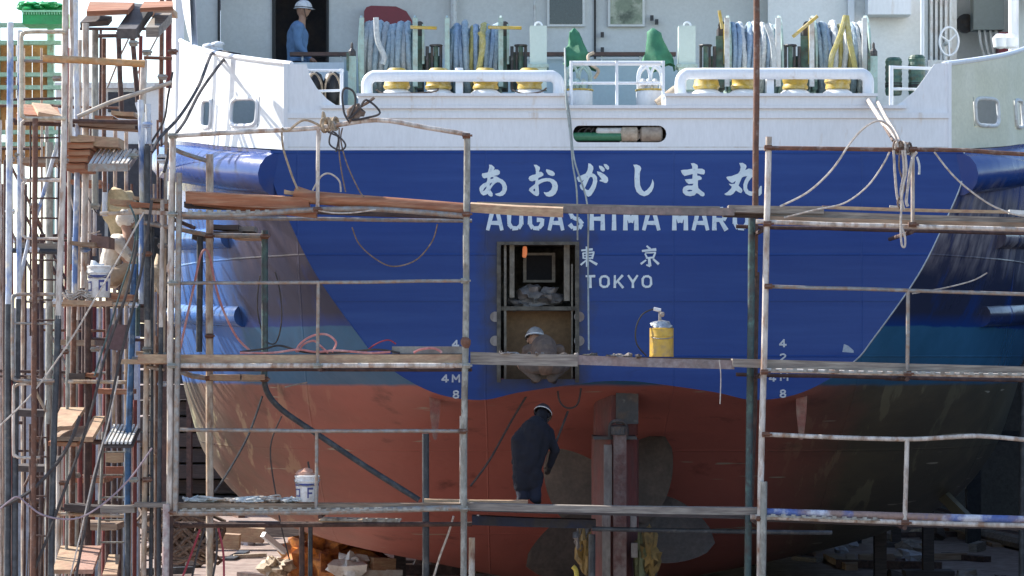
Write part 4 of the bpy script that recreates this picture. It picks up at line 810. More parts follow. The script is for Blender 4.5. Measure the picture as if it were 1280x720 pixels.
# 4 worker in dark overalls stooping at the propeller, seen from behind
Y = -1.0; s_ = S(Y)
t = thing('person', 'person in dark navy overalls stooping in front of the red stern bottom', 'person', W(660, 627, Y))
hd = W(678, 519, Y + .36); sh = W(670, 533, Y + .14); hp = W(660, 582, Y)
J = {'pel': (hp, .155), 'wai': (hp.lerp(sh, .4) + Vector((0, -.03, .02)), .16), 'che': (hp.lerp(sh, .8) + Vector((0, -.02, .02)), .18), 'sh': (sh, .13), 'nk': (sh.lerp(hd, .45), .085), 'hdj': (hd + Vector((0, 0, -.03)), .07), 'h1': (W(654, 592, Y), .125), 'h2': (W(665, 590, Y), .105), 'b1': (W(654, 552, Y + .06), .15), 'b2': (W(677, 548, Y + .08), .125), 'm1': (W(653, 606, Y), .11), 'm2': (W(665, 604, Y), .10)}
E = [('pel', 'wai', 0), ('wai', 'che', 0), ('che', 'sh', 0), ('sh', 'nk', 0), ('nk', 'hdj', 0), ('h1', 'h2', 0), ('b1', 'b2', 0), ('b1', 'h1', 0), ('b2', 'h2', 0), ('h1', 'm1', 0), ('h2', 'm2', 0)]
arms = (('n', -1, (651, 545), (645, 577), (652, 592)), ('f', 1, (684, 541), (694, 564), (687, 582)))
for n, s, a, b, c in arms:
    J[n + 's'] = (W(*a, Y + .2), .085); J[n + 'e'] = (W(*b, Y + .12), .055); J[n + 'w'] = (W(*c, Y + .2), .042)
    E += [('sh', n + 's', 0), (n + 's', n + 'e', 0), (n + 'e', n + 'w', 0)]; hand(J, E, n + 'h', n + 'w', (-s * .2, .5, -.8), (0, 1, 0), 3)
    J[n + 'h1'] = (hp + Vector((s * .09, 0, -.13)), .10); J[n + 'k'] = (W(661 + s * 8, 606, Y + .02), .085); J[n + 'a'] = (W(661 + s * 8, 622, Y - .03), .07); J[n + 't'] = (W(661 + s * 11, 626, Y + .12), .05)
    E += [('pel', n + 'h1', 0), (n + 'h1', n + 'k', 2), (n + 'k', n + 'a', 2), (n + 'a', n + 't', 3)]
skinbody(t, J, E, [clothn, skin, clothn2, boot]); head(t, hd, (.25, .75, -.62), hat=mat('dark_helmet', (.07, .05, .05), rough=.5), m=clothn)

# ================================================================ RUDDER, PROPELLER
t = thing('rudder', 'tall dark red rudder with a grey strip down its edge, under the stern', 'rudder', W(772, 720, .7))
def foil(px0, px1, z0, z1, Yc, half, m, nm, par):
    a = Xp(px0, Yc - half); b = Xp(px1, Yc - half); c = (a + b) / 2; w_ = (b - a) / 2; L2 = [(0.25 * w_, -half), (w_ * .9, -half * .3), (w_, half * .2), (w_ * .7, half * .8), (0, half)]
    pts = [(c + x, Yc + y) for x, y in L2] + [(c - x, Yc + y) for x, y in L2[::-1]]; n = len(pts)
    MB().add([(x, y, z0) for x, y in pts] + [(x, y, z1) for x, y in pts], [(i, (i + 1) % n, (i + 1) % n + n, i + n) for i in range(n)] + [tuple(range(n)), tuple(range(n, 2 * n))[::-1]]).build(nm, m, par, smooth=False)
foil(741, 801, Zp(760, .3), Zp(549, .3), .75, .5, rudred, 'blade', t)
foil(743, 799, Zp(545, .5), 3.74, .9, .35, rudred, 'upper_blade', t)
MB().box(*pb(742, 796, 545.5, 549.5, .18, 1.1)).build('top_plate', darksteel, t)
MB().box(*pb(755, 765, 556, 640, .12, .24)).build('zinc_strip', zinc, t); MB().box(*pb(753, 763, 644, 730, .12, .24)).build('zinc_strip', zinc, t)
MB().box(*pb(767, 783, 536, 760, .02, .25)).build('stock', mat('rudder_stock', (.13, .06, .055), (.2, .15, .14), scale=5, soft=.1, rough=.75, bump=.4), t)
MB().lathe([(.05, 0), (.12, .02), (.12, .12), (.07, .14)], W(774, 545, .1), n=12).build('coupling', darksteel, t)
MB().tube(cr(wp([(762, 545, .1), (763, 530, .05), (772, 526, .02), (782, 530, .05), (783, 545, .1)]), 4), .022, 8).build('lifting_shackle', darksteel, t)
MB().box(*pb(770, 798, 480, 530, .45, .5)).build('trunk_plate', darksteel, t)
for px, py in ((792, 650), (793, 688)): MB().box(*pb(px - 4, px + 4, py - 9, py + 9, .1, .2)).build('hinge_plate', zinc, t)
t = thing('propeller', 'large dull bronze five-bladed propeller behind the rudder', 'propeller', W(771, 655, 2.0))
hc = W(771, 655, 2.0); MB().lathe([(.02, -.35), (.14, -.28), (.22, -.1), (.24, .15), (.22, .35)], hc, (0, 1, 0), 24).build('hub', bronze, t, smooth=True)
for a in (141, 213, 285, 357, 69):
    R = 1.32; vs = []; nr = 14; nc = 10; thk = .035
    for side in (0, 1):
        for i in range(nr + 1):
            f = i / nr; r = .2 + (R - .2) * f; wd = R * .50 * math.sqrt(max(0, sin(pi * min(1, .12 + .88 * f) ** 1.15))) * .98 + .01
            pit = radians(62 - 34 * f); sk = -.18 * f * f
            for j in range(nc + 1):
                u = (j / nc - .5) * 2 * wd; v = u * cos(pi / 2 - pit) * 1.0; d = u * sin(pi / 2 - pit) * .8
                an = radians(a) + (v + sk) / max(r, .35); hlf = thk * (1 - f * .6) * (1 - (2 * j / nc - 1) ** 2) * (1 if side else -1)
                rr = r if f < 1 else R
                vs.append(hc + Vector((rr * cos(an), d * .5 + hlf, rr * sin(an))))
    k = (nr + 1) * (nc + 1); fs = []
    for side in (0, 1):
        for i in range(nr):
            for j in range(nc): q = side * k + i * (nc + 1) + j; fs.append((q, q + 1, q + nc + 2, q + nc + 1))
    MB().add(vs, fs).build('blade', bronze, t, smooth=True)
# skeg and shaft bossing, part of the hull
MB().lathe([(.24, 0), (.30, .5), (.42, 2.5), (.6, 5)], hc + Vector((0, .42, 0)), (0, 1, .02), 18).build('shaft_bossing', hullM, ship, smooth=True)
sk = MB(); P_ = []
for y, zt, w_ in ((3.0, 3.0, .05), (4.0, 2.4, .12), (5.5, 1.9, .22), (8, 1.0, .3), (12, .6, .3)): P_ += [(XC - w_, y, zt + .2), (XC - w_, y, .42), (XC + w_, y, .42), (XC + w_, y, zt + .2)]
sk.add(P_, [(4 * i + j, 4 * i + j + 1, 4 * i + j + 5, 4 * i + j + 4) for i in range(4) for j in range(3)] + [(0, 1, 2, 3)]); sk.build('skeg', hullM, ship)
# small fins under the transom corners
for px in (544, 1001):
    a = W(px, 490, .25); f = MB(); r = [(.075, 0), (.06, -.3), (.03, -.55), (.015, -.6)]
    vs = []
    for w_, h in r: vs += [(a.x - w_, a.y - .08, a.z + h), (a.x + w_, a.y - .08, a.z + h), (a.x + w_ * .5, a.y + .2, a.z + h), (a.x - w_ * .5, a.y + .2, a.z + h)]
    f.add(vs, [(4 * i + j, 4 * i + (j + 1) % 4, 4 * i + 4 + (j + 1) % 4, 4 * i + 4 + j) for i in range(3) for j in range(4)] + [(12, 13, 14, 15), (0, 1, 2, 3)]); f.build('stern_fin', mat('fin_red', (.24, .075, .06), (.3, .2, .15), scale=6, soft=.15, rough=.7), ship)
# bilge keel stub lower right and left prop
b_ = MB().beam(W(1172, 612, 6.5), W(1212, 652, 5.9), .10, .16); b_.build('bilge_keel', hullM, ship)

# ================================================================ SCAFFOLDS
def scaf(label, loc, nm='scaffold', group=None): return thing(nm, label, 'scaffold', loc, group)
def add(par, nm, l, wpx, Y, m, smooth=0, n=10, wob=.004): return pipe(l, wpx, Y, smooth, n, wob).build(nm, m, par, smooth=True)
def clampat(par, px, py, Y, m=rust):
    c = W(px, py, Y); MB().box(c.x - .044, c.x + .044, c.y - .055, c.y + .04, c.z - .03, c.z + .03).tube([c + Vector((-.05, -.07, .0)), c + Vector((.07, -.07, 0))], .014, 6).build('clamp', m, par)
def planks(l, hpx, Y, m, label, dep=.24, cat='plank', nm='scaffold_plank', group=None, tilt=0):
    a, b = wp(l, Y); h = hpx / S(Y); a = a + Vector((0, dep / 2, -h / 2)); b = b + Vector((0, dep / 2, -h / 2))
    up = Vector((0, -sin(tilt), cos(tilt))); k = max(2, int((b - a).length / .7)); mb = MB()
    # a board with slightly worn, uneven edges
    d = (b - a) / k; side = d.normalized().cross(up).normalized(); vs = []
    for i in range(k + 1):
        p = a + d * i; w1 = dep / 2 + rnd.uniform(-.006, .006); h1 = h / 2 * (1 + rnd.uniform(-.07, .07)); sg = Vector((0, 0, -.006 * sin(pi * i / k)))
        for s, u in ((-1, -1), (1, -1), (1, 1), (-1, 1)): vs.append(p + side * s * w1 + up * u * h1 + sg)
    mb.add(vs, [(4 * i + j, 4 * i + (j + 1) % 4, 4 * i + 4 + (j + 1) % 4, 4 * i + 4 + j) for i in range(k) for j in range(4)] + [(0, 1, 2, 3), (4 * k, 4 * k + 1, 4 * k + 2, 4 * k + 3)])
    return single(mb, nm, m, label, cat, group)
def grating(l, Y, dep, label, hpx=3, m=grateM, group='expanded metal walkway gratings'):
    a, b = wp(l, Y); t = thing('grating', label, 'grating', (a + b) / 2, group); h = hpx / S(Y)
    up = Vector((0, 0, 1)); L2 = (b - a).length; n = int(L2 / .11); mb = MB()
    MB().beam(a, b, .02, .02).build('edge_bar', m, t); MB().beam(a + Vector((0, dep, 0)), b + Vector((0, dep, 0)), .02, .02).build('edge_bar', m, t)
    for i in range(n):
        p = a.lerp(b, (i + .5) / n); mb.box(p.x - .026, p.x + .026, p.y - .014, p.y - .008, p.z, p.z + h)
        mb.box(p.x - .012, p.x + .012, p.y, p.y + dep, p.z - .004, p.z + .012)
    for q in (.33, .66): mb.beam(a + Vector((0, dep * q, 0)), b + Vector((0, dep * q, 0)), .015, .015)
    mb.build('tooth_strip', m, t, kind='stuff'); return t

FY = -2.5; BY = -1.3
# --- front left bay
A = scaf('pipe scaffold with three walkway levels in front of the left half of the stern', W(400, 720, FY))
G = lambda z: HOR + (EYE_Z - z) * S(FY)
add(A, 'upright', [(216, 168), (213, 420), (212, 645)], 8.5, FY, galw); add(A, 'upright', [(224, 216), (222, 460), (219, 642)], 7.5, FY - .03, gal)
add(A, 'upright', [(208, 630), (205, G(0))], 9, FY - .05, mat('pinkish_tube', (.36, .25, .24), (.5, .45, .42), scale=6, rough=.7)); add(A, 'upright', [(213, 645), (211, G(0))], 8, FY + .05, rustd)
add(A, 'upright', [(584, 168), (582, 430), (580, 560), (579, G(0))], 8.5, FY, galg); add(A, 'upright', [(576, 520), (576, 630)], 3, FY + .1, galw)
add(A, 'upright', [(590, 672), (588, G(0))], 8, FY + .2, rustw)
add(A, 'guard_rail', [(216, 170), (300, 165), (395, 160), (470, 150), (530, 159), (584, 168)], 6, FY, galw, smooth=4)
add(A, 'guard_rail', [(220, 354), (400, 353), (581, 351)], 4.5, FY, gal); add(A, 'guard_rail', [(219, 537), (396, 539), (577, 539)], 5, FY, gal)
for px, a, b in ((398, 160, 263), (398, 353, 456), (396, 539, 640)): add(A, 'rail_post', [(px, a), (px - 1, b)], 5 if a < 200 else 4.5, FY, galw if a < 200 else gal)
add(A, 'ledger', [(221, 268), (300, 268), (395, 262), (480, 262), (581, 270)], 7, FY, gal, smooth=4); add(A, 'ledger', [(220, 457), (400, 457), (582, 457)], 6.5, FY, galw)
add(A, 'ledger', [(213, 641), (400, 640), (580, 635)], 8, FY, gal); add(A, 'ledger', [(225, 657), (400, 656), (590, 655)], 6, BY, rustd); add(A, 'ledger', [(228, 272), (590, 276)], 5, BY, gal); add(A, 'ledger', [(225, 462), (590, 462)], 5, BY, rustd)
for px, py in ((216, 268), (583, 268), (583, 457), (215, 457), (580, 636), (397, 262), (397, 457), (583, 170), (213, 640), (216, 170), (581, 351), (578, 539), (216, 354)): clampat(A, px, py, FY, rust if (px + py) % 2 else galg)
MB().blob(W(582, 428, FY - .05), (.06, .05, .07), 8, seed=4).build('rust_joint', rust, A)
# transoms (bearers) running back
for px, py in ((219, 275), (582, 277), (219, 462), (582, 463), (214, 648), (580, 645), (400, 462), (400, 646)): MB().tube([W(px, py, FY), W(px, py, FY) + Vector((0, 1.9, 0))], .026, 8).build('bearer', rustd, A)
# --- rear left uprights with brace
Bk = scaf('rear row of dark and rusty scaffold poles close to the left quarter of the hull', W(300, 700, -.9))
bY = -.9; Gb = HOR + 4 * S(bY)
add(Bk, 'upright', [(262, 193), (262, 440), (262, Gb)], 9.5, bY, rustw); add(Bk, 'upright', [(250, 296), (249, 440)], 8, bY + .1, darkp); add(Bk, 'upright', [(331, 288), (331, 440), (330, 470)], 8.5, bY, teal)
add(Bk, 'brace', [(330, 462), (333, 488), (352, 512), (400, 545), (460, 585), (524, 625)], 7.5, bY + .1, darkp, smooth=5)
add(Bk, 'upright', [(532, 542), (532, Gb)], 9, bY, darkp); add(Bk, 'upright', [(377, 655), (377, Gb)], 7, bY, rustd); add(Bk, 'upright', [(388, 658), (388, Gb)], 6, bY + .1, darkp)
add(Bk, 'ledger', [(205, 178), (225, 190), (262, 202)], 6, bY, gal, smooth=4); add(Bk, 'ledger', [(205, 283), (240, 290), (262, 294), (334, 295)], 6, bY, gal)
add(Bk, 'ledger', [(219, 462), (240, 470), (262, 473), (331, 474)], 7, bY, gal); add(Bk, 'ledger', [(218, 655), (262, 655), (532, 655)], 6, bY + .1, rustd)
for px, py in ((262, 295), (262, 420), (331, 296), (262, 473), (331, 474), (533, 655)): clampat(Bk, px, py, bY)
add(Bk, 'hook_rod', [(384, 478), (356, 484)], 2, bY, gal)
# --- right bay
C_ = scaf('pipe scaffold in front of the right half of the stern with rusty top rail', W(1100, 720, FY))
CY = FY
add(C_, 'upright', [(961, 171), (958, 300), (955, 455), (951, 600), (947, G(0))], 8, CY, galw); add(C_, 'upright', [(955, 602), (951, G(0))], 8.5, CY - .06, galg)
add(C_, 'guard_rail', [(963, 185), (1100, 187), (1210, 188), (1282, 193), (1330, 195)], 5.5, CY, rust); add(C_, 'guard_rail', [(960, 358), (1134, 363), (1285, 368), (1330, 370)], 5, CY, gal)
add(C_, 'guard_rail', [(957, 543), (1050, 547), (1134, 549), (1180, 547), (1225, 545), (1285, 550), (1330, 553)], 6, CY, galw, smooth=4)
for px, q, a, b, wd in ((1141, 1141, 188, 280, 5), (1135, 1134, 364, 466, 5), (1134, 1131, 549, 652, 6)): add(C_, 'rail_post', [(px, a), (q, b)], wd, CY, galw if a != 364 else gal)
add(C_, 'ledger', [(945, 277), (1050, 281), (1280, 287), (1330, 288)], 6, CY, galw); add(C_, 'ledger', [(957, 463), (1134, 467), (1280, 470), (1330, 471)], 6, CY, galw)
add(C_, 'ledger', [(938, 646), (1050, 650), (1130, 653), (1280, 657), (1330, 658)], 6.5, CY, galw); add(C_, 'ledger', [(740, 661), (900, 664), (1040, 666)], 6, BY, darkp)
add(C_, 'ledger', [(920, 283), (1300, 292)], 5, BY, rustd); add(C_, 'ledger', [(920, 468), (1300, 476)], 5, BY, rustd)
add(C_, 'upright', [(1323, 150), (1320, G(0))], 8, CY, galw)
for px, py in ((960, 185), (959, 280), (955, 465), (950, 648), (1141, 187), (1140, 281), (960, 358), (1134, 467), (1131, 653), (957, 543)): clampat(C_, px, py, CY)
for px, py in ((955, 287), (955, 471), (948, 655), (1140, 290), (1134, 474), (1131, 660)): MB().tube([W(px, py, CY), W(px, py, CY) + Vector((0, 1.9, 0))], .026, 8).build('bearer', rustd, C_)
# tall pole behind the right bay
D_ = scaf('tall rusty pole with a teal lower length rising past the end of the ship name', W(940, 720, -1.5), nm='scaffold_pole')
add(D_, 'upper_tube', [(945.5, -80), (945.5, 130), (943, 345)], 8, -1.5, rust); add(D_, 'upper_tube', [(946, 340), (943, 520), (938, 640)], 7, -1.46, rustd)
add(D_, 'lower_tube', [(940, 258), (938, 450), (936, 600), (932, HOR + 4 * S(-1.58))], 9, -1.62, teal)
for py in (262, 455, 640): clampat(D_, 941, py, -1.65)
# vertical posts at far right bottom
E_ = scaf('dark upright post standing at the right edge of the picture beside the hull', W(1277, 720, 4.0), nm='shore_post'); E_['category'] = 'post'
add(E_, 'post', [(1280, 455), (1277, 760)], 9, 4, darkp); add(E_, 'cross_bar', [(1268, 475), (1330, 478)], 5, 4, darkp)

# --- planks of the front walkways
planks([(232, 238), (386, 246)], 15, FY + .02, wood_r, 'thick reddish timber at the left end of the upper walkway', tilt=.1)
planks([(240, 246), (395, 263)], 9, FY + .3, wood_r, 'second reddish timber under and behind the thick one on the upper walkway')
planks([(230, 252), (582, 266)], 7, FY + .55, wood_d, 'dark back board of the upper left walkway', dep=.3)
single(pipe([(368, 240), (390, 247), (480, 254), (581, 262)], 17, FY + .08, 0, 10), 'log', wood_r, 'round reddish pole lying along the upper left walkway behind the rope knot', 'log', None, True)
planks([(355, 237), (372, 239)], 5, FY + .1, wood_p, 'small pale timber offcut on the round reddish pole', dep=.12)
planks([(588, 253), (704, 259)], 11, FY + .05, wood_p, 'sunlit orange-brown beam end across the left part of the lettering', dep=.2, tilt=.15)
planks([(596, 252), (900, 258)], 3, FY + .25, wood_g, 'thin grey board lying behind the sunlit beam over the lettering', dep=.2)
planks([(704, 257), (918, 260)], 9, FY + .1, mat('grey_pink_pole', (.24, .19, .17), (.17, .15, .14), (.3, .22, .2), scale=3, soft=.15, rough=.85, bump=.4), 'grey beam across the middle of the lettering', dep=.15)
planks([(911, 256), (1030, 258)], 9, FY + .12, wood_g, 'grey board doubled over the right end of the middle beam', dep=.25)
planks([(905, 263), (1100, 268)], 7, FY + .35, wood_d, 'dark board behind the tall pole on the upper right walkway', dep=.3)
planks([(1028, 257), (1262, 263)], 4, FY + .25, wood_p, 'long pale narrow batten along the back of the upper right walkway', dep=.05)
planks([(962, 262), (1320, 273)], 10, FY + .15, wood_g, 'long brown board of the upper right walkway', dep=.26)
planks([(962, 270), (1320, 279)], 7, FY + .06, wood, 'lower long brown board of the upper right walkway', dep=.24)
planks([(1262, 262), (1330, 265)], 5, FY + .1, white2, 'white painted board end at the right end of the upper walkway', dep=.1)
planks([(172, 443), (582, 443)], 11, FY + .06, wood_p, 'long pale board of the middle left walkway', dep=.26)
planks([(175, 443), (582, 442)], 9, FY + .36, wood_g, 'grey back board of the middle left walkway', dep=.3)
planks([(588, 440), (722, 443)], 15, FY + .1, wood_g, 'grey board below the cut stern opening', dep=.25)
planks([(700, 443), (918, 450)], 12, FY + .12, mat('pinkish_board', (.27, .20, .19), (.2, .16, .15), (.34, .3, .3), scale=2.2, soft=.15, rough=.85, bump=.4), 'pinkish grey board that carries the yellow can', dep=.25)
planks([(600, 442), (915, 448)], 7, FY + .45, wood_d, 'dark back board below the stern opening', dep=.3)
planks([(916, 448), (1320, 459)], 11, FY + .08, wood_g, 'long brown-grey board of the middle right walkway', dep=.27)
planks([(930, 452), (1320, 462)], 6, FY + .42, wood_d, 'dark back board of the middle right walkway', dep=.28)
planks([(215, 629), (582, 629)], 7, FY + .07, wood, 'front brown board of the lower left walkway', dep=.26)
planks([(226, 632), (590, 633)], 5, FY + .4, wood_d, 'dark back board of the lower left walkway', dep=.4)
planks([(530, 624), (660, 626)], 4, FY + .35, wood_p, 'short pale board lying on the lower walkway left of the stooping person', dep=.2)
planks([(584, 629), (948, 635)], 9, FY + .05, wood_g, 'long grey-brown board under the stooping person', dep=.22)
planks([(588, 632), (950, 642)], 7, -1.55, wood_d, 'dark wide board just behind the stooping person', dep=.9)
planks([(590, 645), (745, 650)], 11, -1.0, mat('dark_blue_board', (.03, .04, .08), (.05, .05, .06), rough=.8), 'deep dark beam below the stooping person', dep=.3)
for i, px in enumerate((609, 615, 620)): pass
single(pipe([(958, 640), (1090, 644), (1320, 651)], 9.5, FY + .02, 0, 12, .003), 'painted_pipe', pastel, 'pipe daubed with blue, white and pink paint lying on the lower right walkway', 'pipe', None, True)
planks([(960, 646), (1320, 658)], 6, FY + .4, wood_d, 'dark back board of the lower right walkway', dep=.35)
grating([(232, 266), (340, 265)], FY - .02, .5, 'toothed metal grating under the reddish timbers on the upper left walkway')
grating([(960, 463), (1040, 465)], FY - .05, .4, 'toothed metal grating at the inner end of the middle right walkway')
grating([(225, 638), (560, 637)], FY - .03, .5, 'toothed metal grating of the lower left walkway', 3)
grating([(960, 645), (1100, 650)], FY - .06, .5, 'toothed metal grating of the lower right walkway')
grating([(1040, 465), (1280, 469)], FY - .06, .5, 'toothed metal grating at the outer end of the middle right walkway')
grating([(400, 650), (500, 652)], BY, .5, 'sunlit metal grating hanging lower behind the left walkway', 3)
# stacked short planks near the left quarter
for i, (a, b, py, hh, m_) in enumerate(((262, 298, 280, 6, wood_d), (284, 318, 282, 6, wood_g), (262, 302, 288, 7, wood_d), (290, 330, 291, 7, wood_p), (240, 262, 292, 7, wood_d))):
    planks([(a, py), (b, py + 1)], hh, -.8 + .1 * (i % 2), m_, ['dark plank end, uppermost of the small stack by the left quarter', 'grey plank end lying beside the uppermost dark one by the left quarter', 'dark plank end in the middle of the small stack by the left quarter', 'pale plank lying lowest in the small stack by the left quarter, toward the teal pole', 'dark plank stub between the two poles by the left quarter'][i], dep=.5, group='short planks by the left quarter')
for i, (a, b, py) in enumerate(((262, 300, 468), (302, 331, 468))): planks([(a, py), (b, py)], 7, -1.0, wood_p, ['pale plank end below the middle left walkway, against the rusty pole', 'pale plank end below the middle left walkway, against the teal pole'][i], dep=.4)
for i, (a, b, py) in enumerate(((582, 600, 650),)): pass
planks([(398, 650), (452, 650)], 4, BY + .05, wood_p, 'short pale batten under the lower left walkway below the bucket', dep=.3)
planks([(150, 449), (215, 449)], 6, FY + .2, wood_p, 'pale board stub sticking out left of the corner pole at middle height')
planks([(163, 252), (215, 255)], 6, FY + .3, wood_r, 'brown board stub sticking out left of the corner pole at upper height')
planks([(168, 628), (208, 628)], 6, FY + .25, wood_g, 'grey board stub sticking out left of the corner pole at lower height')
planks([(125, 632), (168, 632)], 9, FY + .3, wood_g, 'grey round-edged board end left of the lower corner pole')
planks([(160, 260), (212, 264)], 5, FY + .1, rustw, 'rusty flat bar reaching left past the corner pole under the worker level', cat='bar', nm='flat_bar', dep=.06)

# ================================================================ THINGS ON THE WALKWAYS
def bucket(px, py, h, w_, Y, label, body, lab_m=None):
    o = W(px, py, Y); s = S(Y); H = h / s; r = w_ / 2 / s
    t = thing('paint_bucket', label, 'bucket', o, 'white paint buckets')
    MB().lathe([(r * .86, 0), (r * .9, .01), (r * .97, H * .72), (r * .97, H * .74), (r * 1.05, H * .76), (r * 1.05, H * .8), (r, H * .81), (r, H * .92), (r * 1.05, H * .93), (r * 1.05, H * .98), (r * .95, H)], o, n=26).build('body', body, t, smooth=True)
    bl = mat('blue_print', (.05, .06, .22), rough=.5, bump=0)
    def patch(a0, a1, z0, z1, m_, e=.003):
        mb = MB(); n = 8; vs = []
        for i in range(n + 1):
            q = radians(a0 + (a1 - a0) * i / n)
            for z in (z0, z1): rr = r * (.9 + .07 * z / .72) + e; vs.append(o + Vector((rr * sin(q), -rr * cos(q), z * H)))
        mb.add(vs, [(2 * i, 2 * i + 1, 2 * i + 3, 2 * i + 2) for i in range(n)]); mb.build('print_patch', m_, t)
    patch(-80, 80, .60, .70, bl); patch(-75, -70, .2, .5, bl); patch(-40, -34, .2, .5, bl); patch(-75, -34, .45, .5, bl); patch(-75, -34, .2, .25, bl)
    patch(5, 12, .15, .55, bl); patch(5, 35, .47, .55, bl); patch(5, 30, .30, .37, bl); patch(45, 60, .2, .5, bl)
    pts = [o + Vector((r * 1.06 * sin(q), -r * 1.06 * cos(q), H * (.85 - .25 * cos(q)))) for q in [radians(-90 + 15 * k) for k in range(13)]]
    MB().tube(pts, .006, 5).build('handle', gal, t); return t
plasw = mat('white_plastic', (.72, .72, .72), (.60, .60, .58), (.35, .3, .28), th3=.66, scale3=16, scale=5, soft=.2, rough=.4, bump=.02, var=.05)
bucket(384, 627, 33, 30, FY + .2, 'white paint bucket with blue print and a cloth on top, on the lower left walkway', plasw)
bucket(124, 372, 40, 29, FY + .3, 'white paint bucket with blue print beside the crouching person on the left scaffold', plasw)
single(MB().blob(W(381, 592, FY + .2), (.10, .09, .06), 14, seed=5, amp=.4), 'rag', mat('peach_cloth', (.55, .30, .22), (.6, .4, .32), scale=8, rough=.9), 'peach rag bunched on top of the paint bucket on the lower walkway', 'rag', None, True)
single(MB().tube(wp([(388, 594), (385, 577)], FY + .2), .012, 6), 'brush_handle', black, 'dark brush handle sticking up out of the paint bucket', 'brush')
single(MB().blob(W(120, 337, FY + .3), (.10, .08, .09), 12, seed=2, amp=.6), 'rag', white, 'white rag on top of the bucket by the crouching person', 'rag', None, True)
# yellow can
o = W(827, 446, FY + .25); s = S(FY + .25); r = 15 / s; H = 36 / s
t = thing('yellow_can', 'yellow solvent can with silver top and angled tap standing right of the town name', 'can', o)
MB().lathe([(r, 0), (r * 1.02, .01), (r, .02), (r, H * .7), (r * 1.025, H * .71), (r, H * .73), (r, H * .97), (r * 1.03, H * .98), (r * .97, H)], o, n=28).build('body', mat('can_yellow', (.58, .36, .035), (.46, .27, .05), (.25, .18, .1), scale=3, th3=.66, scale3=14, soft=.2, rough=.4, var=.12, bump=.05), t, smooth=True)
MB().blob(o + Vector((0, 0, H + .03)), (r * .8, r * .8, .06), 14, seed=7, amp=.5).build('foil_top', mat('foil', (.45, .47, .5), (.3, .32, .35), scale=20, rough=.35, metal=.6, bump=.6), t, smooth=True)
MB().tube(wp([(825, 408, FY + .25), (825, 388, FY + .25)]), .018, 8).build('tap_stem', gal, t); MB().tube(wp([(826, 388, FY + .25), (817, 386, FY + .25)]), .022, 8).build('tap', plasw, t)
MB().blob(W(828, 393, FY + .2), (.03, .02, .03), 8).build('tap_knob', gal, t)
MB().tube(cr(wp([(817, 386), (803, 393), (795, 410), (796, 430), (808, 445)], FY + .25), 5), .010, 6).build('hose', black, t)
MB().tube(cr([o + Vector((r * sin(q), -r * cos(q) - .004, H * (.72 - .1 * cos(q * 1.1)))) for q in [radians(-60 + 15 * k) for k in range(10)]], 2), .006, 5).build('handle', gal, t)
# debris on the middle walkway
for i in range(26):
    px = rnd.uniform(625, 800); c = W(px, 441 + (px - 600) * .02, FY + rnd.uniform(.05, .3)); 
    single(MB().blob(c, (rnd.uniform(.02, .07), .05, rnd.uniform(.01, .03)), 8, seed=i * 1.7, amp=.8), 'rubbish_scrap', [sooty, zinc, wood_d, wood_g][i % 4], 'small dark scrap littering the walkway boards below the stern opening', 'scrap', 'scraps on the walkway below the opening')
single(MB().poly([PL([(1053, 440), (1055, 430), (1060, 432), (1067, 438), (1067, 441)], -.4)], -.4, -.39), 'paper_scrap', mat('pale_blue_scrap', (.35, .42, .5), rough=.8), 'pale blue paper scrap standing on the middle right walkway', 'scrap')
single(MB().box(*pb(490, 582, 433, 442, FY + .3, FY + .5)), 'metal_tray', mat('grey_tray', (.30, .28, .25), (.2, .18, .16), scale=5, rough=.6), 'grey metal tray on the middle left walkway beside the upright', 'tray')
# wire/rope coils
def coil(c, r, n, m, label, nm, th=.012, flat=.35, Y=None, cat='hose', group=None):
    R = random.Random(int(c.x * 1000) & 999); pts = []
    for i in range(n * 14):
        q = 2 * pi * i / 14; rr = r * (1 + .25 * sin(i * .37)) ; pts.append(c + Vector((rr * cos(q) + R.uniform(-.01, .01) + .03 * sin(i * .21), .5 * rr * sin(q), abs(rr * flat * sin(q * .5 + 1)) + .01 * (i / 14))))
    return single(MB().tube(cr(pts, 2), th, 6), nm, m, label, cat, group, True)
def rope(l, wpx, Y, m, label, nm='rope', cat='rope', k=6, group=None, n=6, dY=0):
    pts = wp(l, Y); 
    return single(MB().tube(cr(pts, k), wpx / 2 / S(pts[0].y), n), nm, m, label, cat, group, True)
rope([(370, 440), (375, 430), (390, 420), (408, 418), (420, 428), (415, 440)], 3, FY + .15, cord_p, 'pink hose loop rising highest on the middle left walkway', 'hose', 'hose')
rope([(372, 440), (380, 430), (392, 426), (400, 432), (410, 441)], 3, FY + .2, cord_p, 'smaller pink hose loop inside the highest one on the middle left walkway', 'hose', 'hose')
rope([(300, 441), (340, 441), (372, 437), (395, 440), (420, 438), (460, 441), (488, 440)], 3, FY + .1, cord_p, 'pink hose lying along the middle left walkway', 'hose', 'hose')
rope([(517, 441), (525, 437), (540, 435), (549, 438), (552, 441)], 3.5, FY + .1, cord_p, 'pink hose hump near the upright on the middle left walkway', 'hose', 'hose')
rope([(455, 441), (470, 430), (485, 425), (495, 430)], 2, FY + .6, cord_r, 'thin dark red hose curving up on the middle left walkway', 'hose', 'hose')
rope([(224, 442), (233, 400), (243, 355), (250, 322), (256, 312), (262, 320), (268, 350), (278, 385), (295, 420), (312, 438)], 3.2, -1.1, cord_p, 'pink hose hung in an inverted V over the left quarter', 'hose', 'hose')
rope([(300, 440), (330, 436), (350, 432), (380, 440), (420, 441), (470, 437), (500, 441)], 3, FY + .25, cord_d, 'black cable snaking along the middle left walkway', 'cable', 'cable')
